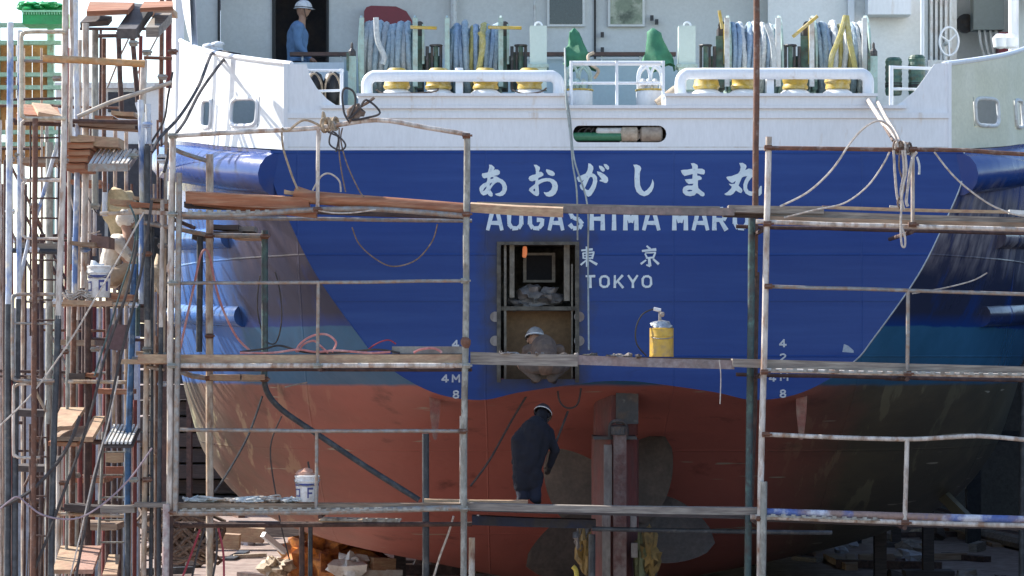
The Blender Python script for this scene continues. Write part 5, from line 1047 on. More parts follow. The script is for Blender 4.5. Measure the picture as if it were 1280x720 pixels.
rope([(325, 345), (322, 370), (323, 395), (332, 425), (345, 428), (352, 400), (350, 365), (344, 340)], 2, -.4, cord_d, 'thin dark cable loop hanging against the left quarter by the teal pole', 'cable', 'cable')
for i in range(5):
    dx = i * 30; Rr = random.Random(i + 40); cx_ = 246 + dx; rope([(cx_ + Rr.uniform(-18, 24), 627 - abs(Rr.gauss(0, 3.2)), FY + .2 + Rr.uniform(-.12, .18)) for _ in range(26)], 2.4, FY + .25, [rope_w, cord_w][i % 2], ['first', 'second', 'third', 'fourth', 'fifth'][i] + ' pale rope heap from the left corner pole on the lower left walkway', 'rope', 'rope')
# knot left
kn = thing('rope_knot', 'tan rope knot lashed round the top rail on the left bay with loose loops', 'rope', W(405, 165, FY))
for i in range(7):
    a = rnd.uniform(-.05, .05); c = W(402 + 3.2 * i, 157 - i * .4, FY); MB().tube([c + Vector((a + .03 * cos(q), .06 * cos(q + i), .075 * sin(q))) for q in [2 * pi * k / 12 for k in range(12)]], .015, 6, closed=True).build('turn', cord_t, kn, smooth=True)
for l in ([(402, 158), (380, 150), (360, 163), (352, 160)], [(403, 152), (404, 140), (407, 150)]): MB().tube(cr(wp(l, FY - .03), 5), .016, 6).build('tail', cord_t, kn, smooth=True)
rope([(352, 165), (354, 185), (360, 205), (367, 225), (373, 238)], 3, FY - .02, cord_t, 'tan rope hanging down from the top rail left of the knot', 'rope', 'rope')
rope([(401, 165), (398, 200), (398, 240)], 2, FY - .06, cord_w, 'pale thin cord hanging straight down from the knot', 'cord', 'cord')
rope([(410, 165), (425, 172), (432, 182), (425, 188), (412, 180), (415, 165), (423, 172), (420, 190)], 2.5, FY - .05, cord_d, 'dark cable loop dangling under the knot', 'cable', 'cable')
rope([(428, 160), (426, 175), (432, 200), (440, 220), (450, 240), (455, 246)], 2, FY - .04, cord_b, 'brown cord hanging from the knot bundle down to the reddish pole', 'cord', 'cord')
rope([(424, 160), (424, 190), (427, 215), (432, 240)], 2, FY - .04, cord_b, 'second brown cord hanging closer to the rail post', 'cord', 'cord')
rope([(436, 152), (430, 140), (428, 118), (432, 110), (442, 115), (444, 130), (436, 148), (448, 138), (458, 125), (475, 141), (455, 148), (440, 150)], 3, FY - .05, cord_d, 'dark cable tangle standing above the top rail below the left reel', 'cable', 'cable')
rope([(436, 154), (446, 137), (460, 128), (468, 122)], 4, FY - .02, cord_b, 'brown cable end reaching up to the left roller chock', 'cable', 'cable')
single(MB().blob(W(443, 140, FY), (.11, .05, .09), 10, seed=9, amp=.7), 'rag', cord_b, 'brown rag bundle tied at the bend of the top rail', 'rag', None, True)
rope([(386, 248), (400, 222), (412, 217), (424, 226), (426, 240)], 2.5, FY + .15, cord_w, 'small pale rope loop standing on the reddish pole behind the post', 'rope', 'rope')
rope([(440, 284), (449, 305), (470, 324), (492, 333), (520, 325), (540, 302), (547, 280)], 2, FY + .3, cord_b, 'brown cord sagging in a half circle below the upper left walkway', 'cord', 'cord')
rope([(398, 263), (415, 266), (440, 266), (470, 262)], 2, FY - .06, cord_w, 'thin pale cord lying along the upper left ledger', 'cord', 'cord')
# bundle right
kn = thing('rope_knot', 'tangled pale and brown rope bundle lashed to the rusty top rail on the right bay', 'rope', W(1127, 190, FY))
for i in range(7):
    c = W(1119 + 3 * i, 184 + i * .3, FY); MB().tube([c + Vector((.03 * cos(q), .055 * cos(q + i), .07 * sin(q))) for q in [2 * pi * k / 12 for k in range(12)]], .013, 6, closed=True).build('turn', cord_w if i % 2 else cord_b, kn, smooth=True)
for i, (l, wd, m_, lab) in enumerate((
    ([(1085, 125, -.1), (1100, 148, -1), (1115, 170, -2), (1123, 184, -2.5)], 6, cord_w, 'thick pale strap running from the right roller chock to the rope bundle, outer one'),
    ([(1097, 127, -.1), (1108, 148, -1), (1120, 168, -2), (1127, 184, -2.5)], 5, cord_w, 'thick pale strap running from the right roller chock to the rope bundle, inner one'),
    ([(1075, 116, .2), (1088, 130, -.2), (1100, 150, -1), (1116, 176, -2.5)], 3, cord_b, 'brown rope beside the pale straps under the last reel'))): single(MB().tube(cr(wp(l), 6), wd / 2 / 102, 7), 'strap', m_, lab, 'strap', None, True)
rope([(975, 258), (1010, 240), (1040, 212), (1062, 180), (1080, 160), (1098, 151), (1112, 158), (1120, 172), (1122, 184)], 3, FY - .05, cord_w, 'pale cord sweeping from the walkway up over the rusty rail to the rope bundle', 'cord', 'cord')
rope([(1112, 190), (1100, 212), (1082, 235), (1055, 254), (1020, 262), (980, 272)], 2.5, FY - .07, cord_w, 'pale cord sagging left from the rope bundle to the upper right walkway', 'cord', 'cord')
rope([(1117, 188), (1119, 220), (1122, 248), (1128, 258), (1112, 258)], 3.5, FY - .08, cord_w, 'pale cord hanging from the bundle, leftmost of the hanging strands', 'cord', 'cord')
rope([(1128, 188), (1130, 215), (1126, 240), (1130, 262)], 3.5, FY - .1, cord_w, 'pale cord hanging from the bundle, in the middle of the hanging strands', 'cord', 'cord')
rope([(1131, 188), (1133, 212), (1128, 240), (1126, 280), (1127, 305), (1131, 308), (1131, 295), (1126, 282)], 3, FY - .12, cord_w, 'longest pale cord with a loop hanging below the upper right walkway', 'cord', 'cord')
rope([(1146, 190), (1140, 200), (1136, 225), (1133, 250), (1135, 258)], 4, FY - .1, cord_w, 'thick pale cord bowed beside the white rail post', 'cord', 'cord')
rope([(1125, 188), (1124, 210), (1131, 235), (1122, 252), (1126, 262)], 2.5, FY - .09, cord_b, 'brown twisted strand among the pale cords of the right bundle', 'cord', 'cord')
rope([(1168, 190), (1185, 212), (1205, 232), (1235, 254), (1262, 266), (1280, 270)], 2.5, FY - .07, cord_w, 'pale cord sagging right from the rusty rail toward the picture edge', 'cord', 'cord')
rope([(1146, 196), (1149, 206), (1149, 218)], 3, FY - .1, rope_w, 'short white tag end dangling right of the bundle', 'cord', 'cord')
rope([(1140, 367), (1180, 360), (1215, 351), (1234, 341)], 2, -.6, cord_w, 'thin pale stick slanting against the hull above the right rail', 'stick', 'stick')
# cables over the stern centre
rope([(706, 60, .8), (707, 100, .0), (708, 128, -.2), (713, 170, -.25), (716, 205, -.3), (721, 240, -.4), (722, 300, -.2)], 2.2, -.2, cord_g, 'grey cable hanging over the stern, the one nearer the opening', 'cable', 'cable')
rope([(708, 118, -.15), (713, 150, -.2), (718, 200, -.3), (734, 255, -.5), (735, 330, -.3), (736, 437, -1.5)], 2.2, -.2, cord_g, 'grey cable hanging over the stern past the town name', 'cable', 'cable')
rope([(697, 478, .2), (699, 500, .2), (709, 510, .2), (722, 505, .2), (727, 480, .2)], 2.5, .2, cord_d, 'dark cable loop hanging under the cut opening', 'cable', 'cable')
rope([(663, 487, .3), (640, 525, .3), (612, 575, .3), (588, 608, .3)], 3, .3, cord_d, 'dark cable slanting across the red bottom left of the stooping person', 'cable', 'cable')
rope([(710, 514, .3), (702, 535, .2), (694, 556, .1), (684, 585, -.6)], 3, .3, cord_d, 'dark rod slanting down to the hand of the stooping person', 'rod', 'rod')
rope([(899, 450), (901, 470), (900, 505)], 1.5, FY, cord_w, 'thin pale thread hanging below the board right of the yellow can', 'thread', 'thread')
rope([(567, 645), (560, 668), (550, 695), (541, 725)], 3, BY, cord_w, 'pale rope hanging from the lower left walkway beside the green upright', 'rope', 'rope')
# cables left
rope([(268, 64, 2), (262, 72, 1), (248, 108, -.5), (225, 145, -1.5), (200, 172, -2.2), (190, 190, -2.4)], 4, 0, cord_d, 'dark cable from the clamp on the left bulwark down to the scaffold, outer one', 'cable', 'cable')
rope([(272, 66, 2), (285, 68, 1.6), (275, 80, 1), (250, 115, 0), (232, 150, -1), (216, 175, -2), (205, 215, -2.3)], 4, 0, cord_d, 'dark cable from the clamp on the left bulwark looping over its corner', 'cable', 'cable')
rope([(300, 68, 2.0), (288, 66, 1.8), (276, 64, 1.9), (270, 66, 1.9)], 3, 0, cord_d, 'short dark cable lying along the left bulwark top', 'cable', 'cable')
for i, (l, wd, m_, lab, Y) in enumerate((
    ([(0, 532), (40, 492), (85, 430), (118, 375), (150, 320), (180, 265)], 2.4, cord_w, 'long pale cable slanting up across the left scaffold', FY - .3),
    ([(95, 720), (110, 640), (130, 545), (150, 450), (165, 390), (178, 330), (190, 250)], 4, cord_d, 'thick dark cable slanting steeply down the left scaffold past the crouching person', FY - .2),
    ([(40, 720), (60, 670), (78, 620), (100, 560), (115, 510), (133, 440), (160, 360), (172, 300)], 4, cord_d, 'dark cable slanting down the left scaffold in front of the tilted boards', FY - .25),
    ([(0, 634), (20, 625), (45, 608), (72, 578), (90, 548), (100, 520)], 5, cord_d, 'thick dark hose curving up from the left picture edge at low height', FY - .3),
    ([(0, 636), (12, 626), (22, 621), (34, 630), (52, 643), (80, 649), (105, 645), (135, 625), (165, 595), (190, 560)], 2.5, mat('pink_grey_wire', (.32, .24, .27), rough=.6), 'thin pinkish wire sagging across the lower left scaffold', FY - .35),
    ([(34, 720), (38, 650), (45, 590), (52, 545), (58, 500)], 1.5, cord_b, 'thin brown cord, nearer the left picture edge, across the ladder', FY - .2),
    ([(50, 720), (55, 640), (60, 590)], 1.5, cord_b, 'thin brown cord beside the ladder bottom in the left scaffold', FY - .2),
    ([(88, 720), (100, 670), (118, 590), (135, 530), (148, 470)], 2, cord_w, 'pale thin cord across the tilted boards at the bottom left', FY - .3),
    ([(90, 175), (95, 205), (105, 235), (118, 262), (125, 270)], 1.5, cord_d, 'thin dark cord in the upper left scaffold above the bucket', -1),
    ([(70, 205), (85, 235), (92, 262), (100, 280), (112, 291), (125, 289)], 2, cord_w, 'pale hose curve behind the ladder in the left scaffold', -1),
    ([(188, 180), (205, 150), (210, 120), (216, 90)], 3, cord_d, 'dark cable rising beside the ship edge at the upper left', -1.5),
    ([(162, 256), (170, 280), (165, 320), (152, 360), (140, 400), (118, 470)], 2.5, teal, 'thin teal cord over the crouching person', FY - .1),
    ([(168, 515), (162, 560), (150, 610)], 2, cord_b, 'short brown cord in the lower left scaffold by the corner', -1),
    ([(250, 662), (240, 690), (228, 722)], 3, cord_r, 'red hose hanging under the lower left walkway, nearest the corner pole', FY + .2),
    ([(256, 660), (247, 690), (240, 722)], 3, cord_d, 'black hose hanging under the lower left walkway beside the red one', FY + .2),
    ([(270, 660), (271, 690), (266, 722)], 3, cord_d, 'black hose hanging under the lower left walkway right of the rusty pole', FY + .2),
    ([(273, 660), (279, 690), (280, 722)], 3, cord_r, 'red hose hanging under the lower left walkway right of the rusty pole', FY + .2),
    ([(328, 495), (310, 545), (285, 590), (268, 615)], 3, darkp, 'dark rod slanting across the lower left hull', -.7),
    ([(352, 520), (338, 560), (345, 620), (352, 660), (362, 700)], 2, cord_d, 'dark cord hanging before the lower left hull near the bucket', -.6),
    )): rope(l, wd, Y, m_, lab, 'cable', 'cable')
# ================================================================ LEFT SCAFFOLD TOWERS
R0 = random.Random(3)
def tower(label, loc, poles, group='scaffold towers left of the ship'):
    t = scaf(label, loc, 'scaffold_tower', group)
    for l, wd, m_, Y in poles:
        g_ = HOR + 4 * S(Y); l = [(x, (g_ if y == 'g' else y)) for x, y in l]
        if m_ in (galw, galb) and l[-1][1] > 470:      # lower lengths are older, rustier tubes joined below a coupler
            cut = R0.uniform(370, 430); up_ = [p for p in l if p[1] < cut - 10]; dn = [p for p in l if p[1] > cut + 10]
            if up_ and dn:
                f = (cut - up_[-1][1]) / (dn[0][1] - up_[-1][1]); cx = up_[-1][0] + (dn[0][0] - up_[-1][0]) * f
                add(t, 'tube', up_ + [(cx, cut)], wd, Y, m_); l = [(cx, cut - 4)] + dn; m_ = R0.choice([rust, rustd, rustw, galg, darkp]); wd *= 1.04
        add(t, 'tube', l, wd, Y, m_)
    return t
T1 = tower('nearest scaffold tower at the left, with the bent pipe loops and blue splashed poles', W(50, 720, -2.6), [
    ([(13, 28), (12, 180), (11, 330), (10, 430), (9, 'g')], 8, galb, -2.6), ([(25, 38), (25, 180), (24, 300), (22, 480)], 6.5, galb, -2.5),
    ([(44, 148), (43, 400), (40, 'g')], 7, rust, -2.8), ([(82, -60), (81, 60), (80, 180), (72, 420), (66, 600), (60, 'g')], 7.5, galw, -2.7),
    ([(20, 470), (19, 600), (18, 'g')], 8, darkp, -2.6), ([(7, 200), (6, 450), (8, 'g')], 6, rustd, -2.4),
    ([(72, 178), (52, 250), (36, 300), (22, 365)], 5, galb, -2.3), ([(35, 470), (58, 515)], 4, rustw, -2.5), ([(88, -60), (90, 60), (88, 170)], 5, galw, -2.3)])
def loop(par, x0, x1, y0, y1, wd, Y, m_, r=9):
    add(par, 'guard_loop', [(x1, y0), (x0 + r, y0), (x0 + 2, y0 + 3), (x0, y0 + r), (x0, y1 - r), (x0 + 2, y1 - 3), (x0 + r, y1), (x1, y1)], wd, Y, m_, smooth=4)
loop(T1, 27, 82, 40, 148, 5, -2.75, mat('cream_tube', (.58, .52, .40), (.40, .3, .2), scale=6, rough=.5)); loop(T1, 27, 78, 150, 225, 4, -2.6, galw); loop(T1, 28, 76, 226, 298, 3.5, -2.6, galw)
loop(T1, 16, 68, 368, 476, 4.5, -2.75, gal); loop(T1, 17, 50, 480, 572, 4, -2.7, galw); add(T1, 'guard_rail', [(16, 404), (66, 405)], 3, -2.75, gal)
for py in (76, ): add(T1, 'guard_rail', [(30, 76), (80, 78)], 4, -2.74, gal)
single(pipe([(54, 73), (100, 75), (181, 80)], 9, -2.9, 0, 12), 'lashed_pole', orangew, 'orange-brown weathered pole lashed level across the upper left scaffold', 'pole', None, True)
T2 = tower('middle scaffold tower at the left with thick whitewashed poles', W(110, 720, -1.2), [
    ([(95, -60), (94, 60), (97, 180), (92, 420), (88, 'g')], 7, galb, -1.4), ([(107, 29), (107, 180), (105, 360)], 8.5, galw, -1.2), ([(119, 38), (119, 180), (119, 262)], 8.5, galg, -.2),
    ([(130, 48), (130, 180), (131, 240)], 5.5, rust, .3), ([(100, 50), (98, 200), (98, 400)], 5, galw, -1), ([(87, 150), (85, 380), (82, 'g')], 4, galw, -1.6),
    ([(110, 350), (108, 'g')], 8, galw, -1.2), ([(131, 205), (131, 270)], 7, galb, .4), ([(62, 178), (62, 360), (61, 470), (60, 'g')], 9, galg, -.4), ([(73, 570), (71, 'g')], 6, galw, -1.5),
    ([(101, 480), (100, 640)], 6, redsteel, -.5), ([(90, 530), (86, 'g')], 5, rustd, -1)])
T3 = tower('scaffold tower at the left closest to the ship, with the blue and rusty poles', W(185, 720, -1.8), [
    ([(176, 125), (178, 250), (177, 380)], 8, galb, -2.0), ([(171, 128), (177, 150), (178, 180)], 5, galb, -1.9), ([(185, 130), (186, 180)], 7, galb, -1.8), ([(180, 75), (178, 140)], 9, galw, -1.7),
    ([(184, 182), (184, 330), (184, 400)], 8.5, darkp, -2.1), ([(184, 395), (183, 460), (181, 600), (177, 'g')], 7, rustw, -2.1), ([(167, 330), (165, 430), (160, 560), (158, 'g')], 8, bluep, -1.9),
    ([(173, 250), (172, 420)], 6, teal, -1.7), ([(191, 280), (190, 450), (188, 'g')], 4, darkp, -2.0), ([(203, 250), (202, 420), (199, 600), (197, 'g')], 5.5, galw, -2.2), ([(196, 420), (195, 'g')], 4, rust, -1.6),
    ([(208, 160), (206, 320), (204, 440)], 4.5, rustw, -1.9), ([(169, 500), (168, 'g')], 5, redsteel, -1.4), ([(160, 640), (158, 'g')], 7, darkp, -2), ([(203, -60), (202, 60), (201, 153)], 6, rust, 1.5), ([(211, -60), (211, 110)], 8, redsteel, 1.8)])
T4 = tower('rear scaffold tower at the left with dark leaning supports under the dark plank', W(150, 720, 1.5), [
    ([(148, 40), (150, 100), (152, 140)], 6.5, rustd, 1.5), ([(165, 42), (169, 90), (173, 130)], 6.5, rustd, 1.6), ([(176, 45), (176, 110)], 5, redsteel, 1.9), ([(120, 50), (120, 140)], 4, rust, 2.0),
    ([(126, 35), (125, 150)], 3.5, rustd, 2.1), ([(134, 110), (150, 70), (162, 45)], 2.5, gal, 2.2), ([(170, 95), (200, 40)], 2.5, gal, 2.3), ([(100, 36), (207, 36)], 4, rustd, 1.4), ([(115, 45), (175, 45)], 5, rustd, 1.5),
    ([(180, 72), (215, 73)], 4.5, rust, 1.4), ([(96, 170), (95, 720)], 6, galw, 1.2), ([(135, 330), (134, 'g')], 6, rustd, 1.2), ([(150, 280), (149, 'g')], 5, rustd, 1.6), ([(105, 150), (104, 'g')], 6, rustd, 2.2), ([(88, 210), (87, 'g')], 4, galg, 1.8),
    ([(113, 210), (112, 300)], 5, galw, 1.4), ([(119, 215), (118, 320)], 5, galw, 2.4), ([(75, 290), (73, 'g')], 5, rustd, 2.0), ([(52, 300), (51, 'g')], 6, rustd, 2.4), ([(143, 560), (142, 'g')], 6, rustd, 1.5)])
T5 = tower('far scaffold tower behind the others at the left, dark red columns', W(110, 700, 6), [
    ([(117, 375), (114, 'g')], 8, redsteel, 6), ([(133, 380), (131, 'g')], 9, redsteel, 6.2), ([(86, 380), (84, 'g')], 7, rustd, 6.4), ([(45, 330), (44, 'g')], 9, rustd, 6.1), ([(148, 440), (150, 560)], 8, rustd, 5.6),
    ([(30, 300), (29, 'g')], 6, rustd, 6.6), ([(70, 300), (69, 'g')], 6, galg, 7), ([(100, 360), (99, 'g')], 5, rustd, 6.8), ([(0, 260), (0, 'g')], 8, galg, 5.2), ([(58, 380), (150, 382)], 6, rustd, 6.1), ([(10, 625), (170, 630)], 7, rustd, 6)])
R = random.Random(21)
T6 = scaf('tall far scaffold tower at the left, thin crossed poles in front of the bright sky', W(100, 700, 3.5), 'scaffold_tower', 'scaffold towers left of the ship')
for i in range(30):
    px = R.uniform(-30, 212); Y = R.uniform(2.6, 5); a = R.choice([-60, 60, 150, 230, 300]); m_ = R.choice([rust, rustd, galg, galw, gal, rustw, redsteel])
    add(T6, 'tube', [(px, max(a, 150 if m_ not in (galw, galb) and px > 100 else a)), (px + R.uniform(-4, 4), HOR + 4 * S(Y))], R.uniform(3, 6), Y, m_)
for i in range(22):
    py = R.choice([130, 185, 262, 300, 375, 420, 470, 520, 560, 610, 640]) + R.uniform(-8, 8); a = R.uniform(-20, 120); Y = R.uniform(2.5, 5)
    add(T6, 'ledger', [(a, py), (min(212, a + R.uniform(40, 110)), py + R.uniform(-3, 3))], R.uniform(3, 5), Y, R.choice([rust, gal, rustd]))
for i in range(8):
    a = R.uniform(0, 120); b = R.uniform(180, 560); Y = R.uniform(3, 5); add(T6, 'brace', [(a, b), (a + R.choice([-1, 1]) * 45, b + 90)], 3.5, Y, R.choice([rust, gal, rustd]))
add(T3, 'handrail', [(97, 146), (140, 127), (215, 103)], 5.5, -1.8, mat('beige_tube', (.50, .44, .37), (.38, .33, .28), scale=5, rough=.5))
add(T3, 'ledger', [(125, 267), (160, 266), (210, 265)], 5, -2.1, rustw); add(T3, 'ledger', [(66, 381), (110, 381), (160, 380)], 5, -2.3, rustw); add(T3, 'ledger', [(85, 477), (158, 478)], 5, -1.6, rustw)
add(T1, 'ledger', [(15, 476), (70, 476)], 6, -2.5, rustd); add(T1, 'ledger', [(70, 642), (162, 645)], 5, -1.6, rustw); add(T1, 'ledger', [(15, 313), (75, 315)], 7, -2.2, darkp); add(T3, 'ledger', [(180, 278), (212, 284)], 6, -2.2, gal)
add(T1, 'ledger', [(60, 552), (158, 552)], 5, -1.7, rustd); add(T3, 'ledger', [(10, 150), (180, 153)], 6, -1.8, rustd); add(T3, 'ledger', [(18, 154), (180, 160)], 5, -1.4, rustd)
for l in ([(165, 448), (206, 452)], [(183, 458), (206, 462)]): add(T3, 'ledger', l, 5, -2.2, gal)
# small clamps over the left jungle
for i in range(46):
    px = R.choice([13, 25, 43, 80, 72, 62, 95, 107, 119, 184, 167, 203, 216]); py = R.choice([60, 100, 150, 195, 262, 313, 380, 440, 476, 552, 600, 640]) + R.uniform(-6, 6)
    clampat([T1, T2, T3][0 if px < 82 else 1 if px < 125 else 2], px, py, -2.45 if px < 82 else -1.3 if px < 125 else -2.1, R.choice([rust, galg, gal, galb]))
# ladders
def ladder(l, r, label, Y, m_, rungs, wd=5, group='ladders in the left scaffold'):
    t = thing('ladder', label, 'ladder', W(l[-1][0], l[-1][1], Y), group)
    add(t, 'rail', l, wd, Y, m_); add(t, 'rail', r, wd, Y, m_)
    def at(q, y):
        for (x0, y0), (x1, y1) in zip(q, q[1:]):
            if y0 <= y <= y1: return x0 + (x1 - x0) * (y - y0) / (y1 - y0)
        return q[0][0]
    for y in rungs: add(t, 'rung', [(at(l, y), y), (at(r, y), y)], max(2.4, wd * .5), Y, m_)
ladder([(129, 540), (122, 700)], [(158, 540), (157, 700)], 'dark ladder standing behind the lower left boards, next to the dark blue pole', -1.0, galg, [565, 594, 622, 650, 678], 4)
ladder([(38, 150), (38, 420)], [(74, 150), (72, 420)], 'rusty ladder rungs running up the upper left scaffold beside the brown pole', -2.35, rustd, [172, 197, 223, 248, 273, 300, 325, 350, 375, 400], 2.5)
ladder([(38, 530), (38, 800)], [(60, 530), (58, 800)], 'dark ladder at the lower left in front of the pale grey wall', -1.9, rustd, [547, 571, 596, 620, 645, 670], 4)
ladder([(182, 490), (178, 790)], [(190, 490), (187, 790)], 'narrow ladder with pale rungs next to the corner pole at the lower left', -2.0, darkp, [495, 525, 560, 594, 632, 665, 700], 3)
# boards in the left towers
def board(c4, th, Y0, Y1, m_, label, nm='scaffold_board', cat='board', group=None):
    """board seen with its top tilted: c4 = front-left, front-right, back-right, back-left in picture; front edge at Y0, back edge at Y1"""
    a, b = W(*c4[0], Y0), W(*c4[1], Y0); c, d = W(*c4[2], Y1), W(*c4[3], Y1); n = (b - a).cross(d - a).normalized()
    if n.z < 0: n = -n
    e = n * -th; vs = [a, b, c, d, a + e, b + e, c + e, d + e]
    return single(MB().add(vs, [(0, 1, 2, 3), (7, 6, 5, 4), (0, 4, 5, 1), (1, 5, 6, 2), (2, 6, 7, 3), (3, 7, 4, 0)]), nm, m_, label, cat, group)
board([(66, 712), (92, 712), (106, 682), (76, 682)], .05, -2.6, -1.4, wood_p, 'bottom-left board with sunlit tilted top, leftmost of the three lying side by side')
board([(94, 712), (116, 712), (127, 682), (104, 682)], .05, -2.6, -1.4, mat('pinkish_wood', (.48, .29, .22), (.4, .22, .16), scale=3, soft=.2, rough=.9, bump=.4), 'bottom-left board with pinkish sunlit top, middle of the three')
board([(128, 718), (146, 718), (150, 693), (136, 693)], .06, -2.6, -1.5, wood_p, 'bottom-left board with sunlit tilted top, rightmost and lowest of the three')
board([(64, 534), (90, 532), (106, 509), (76, 509)], .05, -2.6, -1.5, wood_p, 'pale board with sunlit tilted top at mid height of the left scaffold')
board([(100, 546), (116, 546), (131, 520), (117, 520)], .06, -2.6, -1.5, wood_p, 'narrow pale board beside the broader one at mid height of the left scaffold')
board([(64, 546), (100, 546), (118, 530), (80, 536)], .05, -2.55, -1.6, wood, 'brown board lying under the pale ones at mid height of the left scaffold')
board([(60, 552), (96, 553), (120, 540), (84, 540)], .05, -2.5, -1.6, wood_r, 'lowest reddish board at mid height of the left scaffold')
wp_ = thing('walkway_panel', 'white ribbed walkway panel at mid height of the left scaffold by the blue pole', 'walkway panel', W(150, 555, -2.4))
pa0, pb0, pc0, pd0 = W(130, 552, -2.4), W(166, 552, -2.4), W(176, 530, -1.5), W(142, 530, -1.5)
for i in range(7):
    f = i / 7; f2 = (i + .55) / 7; q4 = [pa0.lerp(pb0, f), pa0.lerp(pb0, f2), pd0.lerp(pc0, f2), pd0.lerp(pc0, f)]
    MB().add(q4 + [v - Vector((0, 0, .03)) for v in q4], [(0, 1, 2, 3), (7, 6, 5, 4), (0, 4, 5, 1), (1, 5, 6, 2), (2, 6, 7, 3), (3, 7, 4, 0)]).build('slat', white2, wp_)
dz_ = Vector((0, 0, .05)); MB().add([v - dz_ for v in (pa0, pb0, pc0, pd0)] + [v - dz_ * 1.5 for v in (pa0, pb0, pc0, pd0)], [(0, 1, 2, 3), (7, 6, 5, 4), (0, 4, 5, 1), (1, 5, 6, 2), (2, 6, 7, 3), (3, 7, 4, 0)]).build('base', wood_d, wp_)
board([(146, 36), (170, 36), (191, 6), (168, 4)], .12, -1.6, .2, mat('black_plank', (.05, .052, .055), (.12, .11, .11), scale=4, soft=.1, rough=.7, bump=.3), 'thick dark plank tilted up on the dark supports at the top left')
board([(182, 34), (198, 34), (215, 16), (194, 16)], .12, -1.5, .2, wood_g, 'grey-brown plank with pale edge right of the dark one at the top left')
board([(108, 14), (160, 12), (168, 3), (112, 2)], .06, -1.2, 0, wood_r, 'reddish board across the very top left, left of the dark plank')
board([(100, 28), (135, 26), (140, 20), (110, 18)], .06, -1.0, 0, wood_d, 'dark board stack end below the reddish board at the top left')
board([(175, 10), (216, 8), (216, 1), (180, 2)], .05, -1.2, 0, wood_r, 'reddish board end at the top against the ship edge')
for i, (a, b, py, m_) in enumerate(((88, 118, 170, wood_p), (82, 116, 178, wood_r), (84, 112, 187, wood_r), (80, 110, 195, wood_r), (78, 106, 204, wood_r))):
    planks([(a, py), (b, py)], 7, -2.2 + .05 * i, m_, ['pale top board of the stack above the crouching person', 'second board from the top of the stack above the crouching person', 'third board from the top of the stack above the crouching person', 'fourth board from the top of the stack above the crouching person', 'bottom board of the stack above the crouching person'][i], dep=.9, tilt=0)
# pale slatted pallet right of the stack
pa = thing('slatted_tray', 'pale grey slatted tray tilted on the boards above the crouching person', 'tray', W(140, 210, -2.3))
a0, b0, c0, d0 = W(110, 204, -2.5), W(160, 204, -2.5), W(172, 186, -1.7), W(121, 186, -1.7)
for i in range(9):
    f = (i + .2) / 9; f2 = (i + .75) / 9; p, q, r_, s2 = a0.lerp(b0, f), a0.lerp(b0, f2), d0.lerp(c0, f2), d0.lerp(c0, f)
    MB().add([p, q, r_, s2] + [v - Vector((0, 0, .02)) for v in (p, q, r_, s2)], [(0, 1, 2, 3), (7, 6, 5, 4), (0, 4, 5, 1), (1, 5, 6, 2), (2, 6, 7, 3), (3, 7, 4, 0)]).build('slat', white2, pa)
MB().beam(a0 - Vector((0, 0, .05)), b0 - Vector((0, 0, .05)), .03, .09).build('front_edge', gal, pa); MB().beam(b0 - Vector((0, 0, .05)), c0 - Vector((0, 0, .05)), .03, .07).build('side_edge', gal, pa)
for l, h, Y, m_, lab in (([(0, 135), (0, 136)], 1, -2, wood, ''),): pass
board([(20, 142), (76, 146), (72, 134), (30, 130)], .07, -2.4, -1.4, wood_r, 'reddish boards end resting in the pipe loop at the upper left', group=None)
board([(48, 140), (78, 145), (62, 130), (40, 128)], .05, -2.5, -1.3, wood_p, 'pale board lying diagonally on the reddish one in the pipe loop')
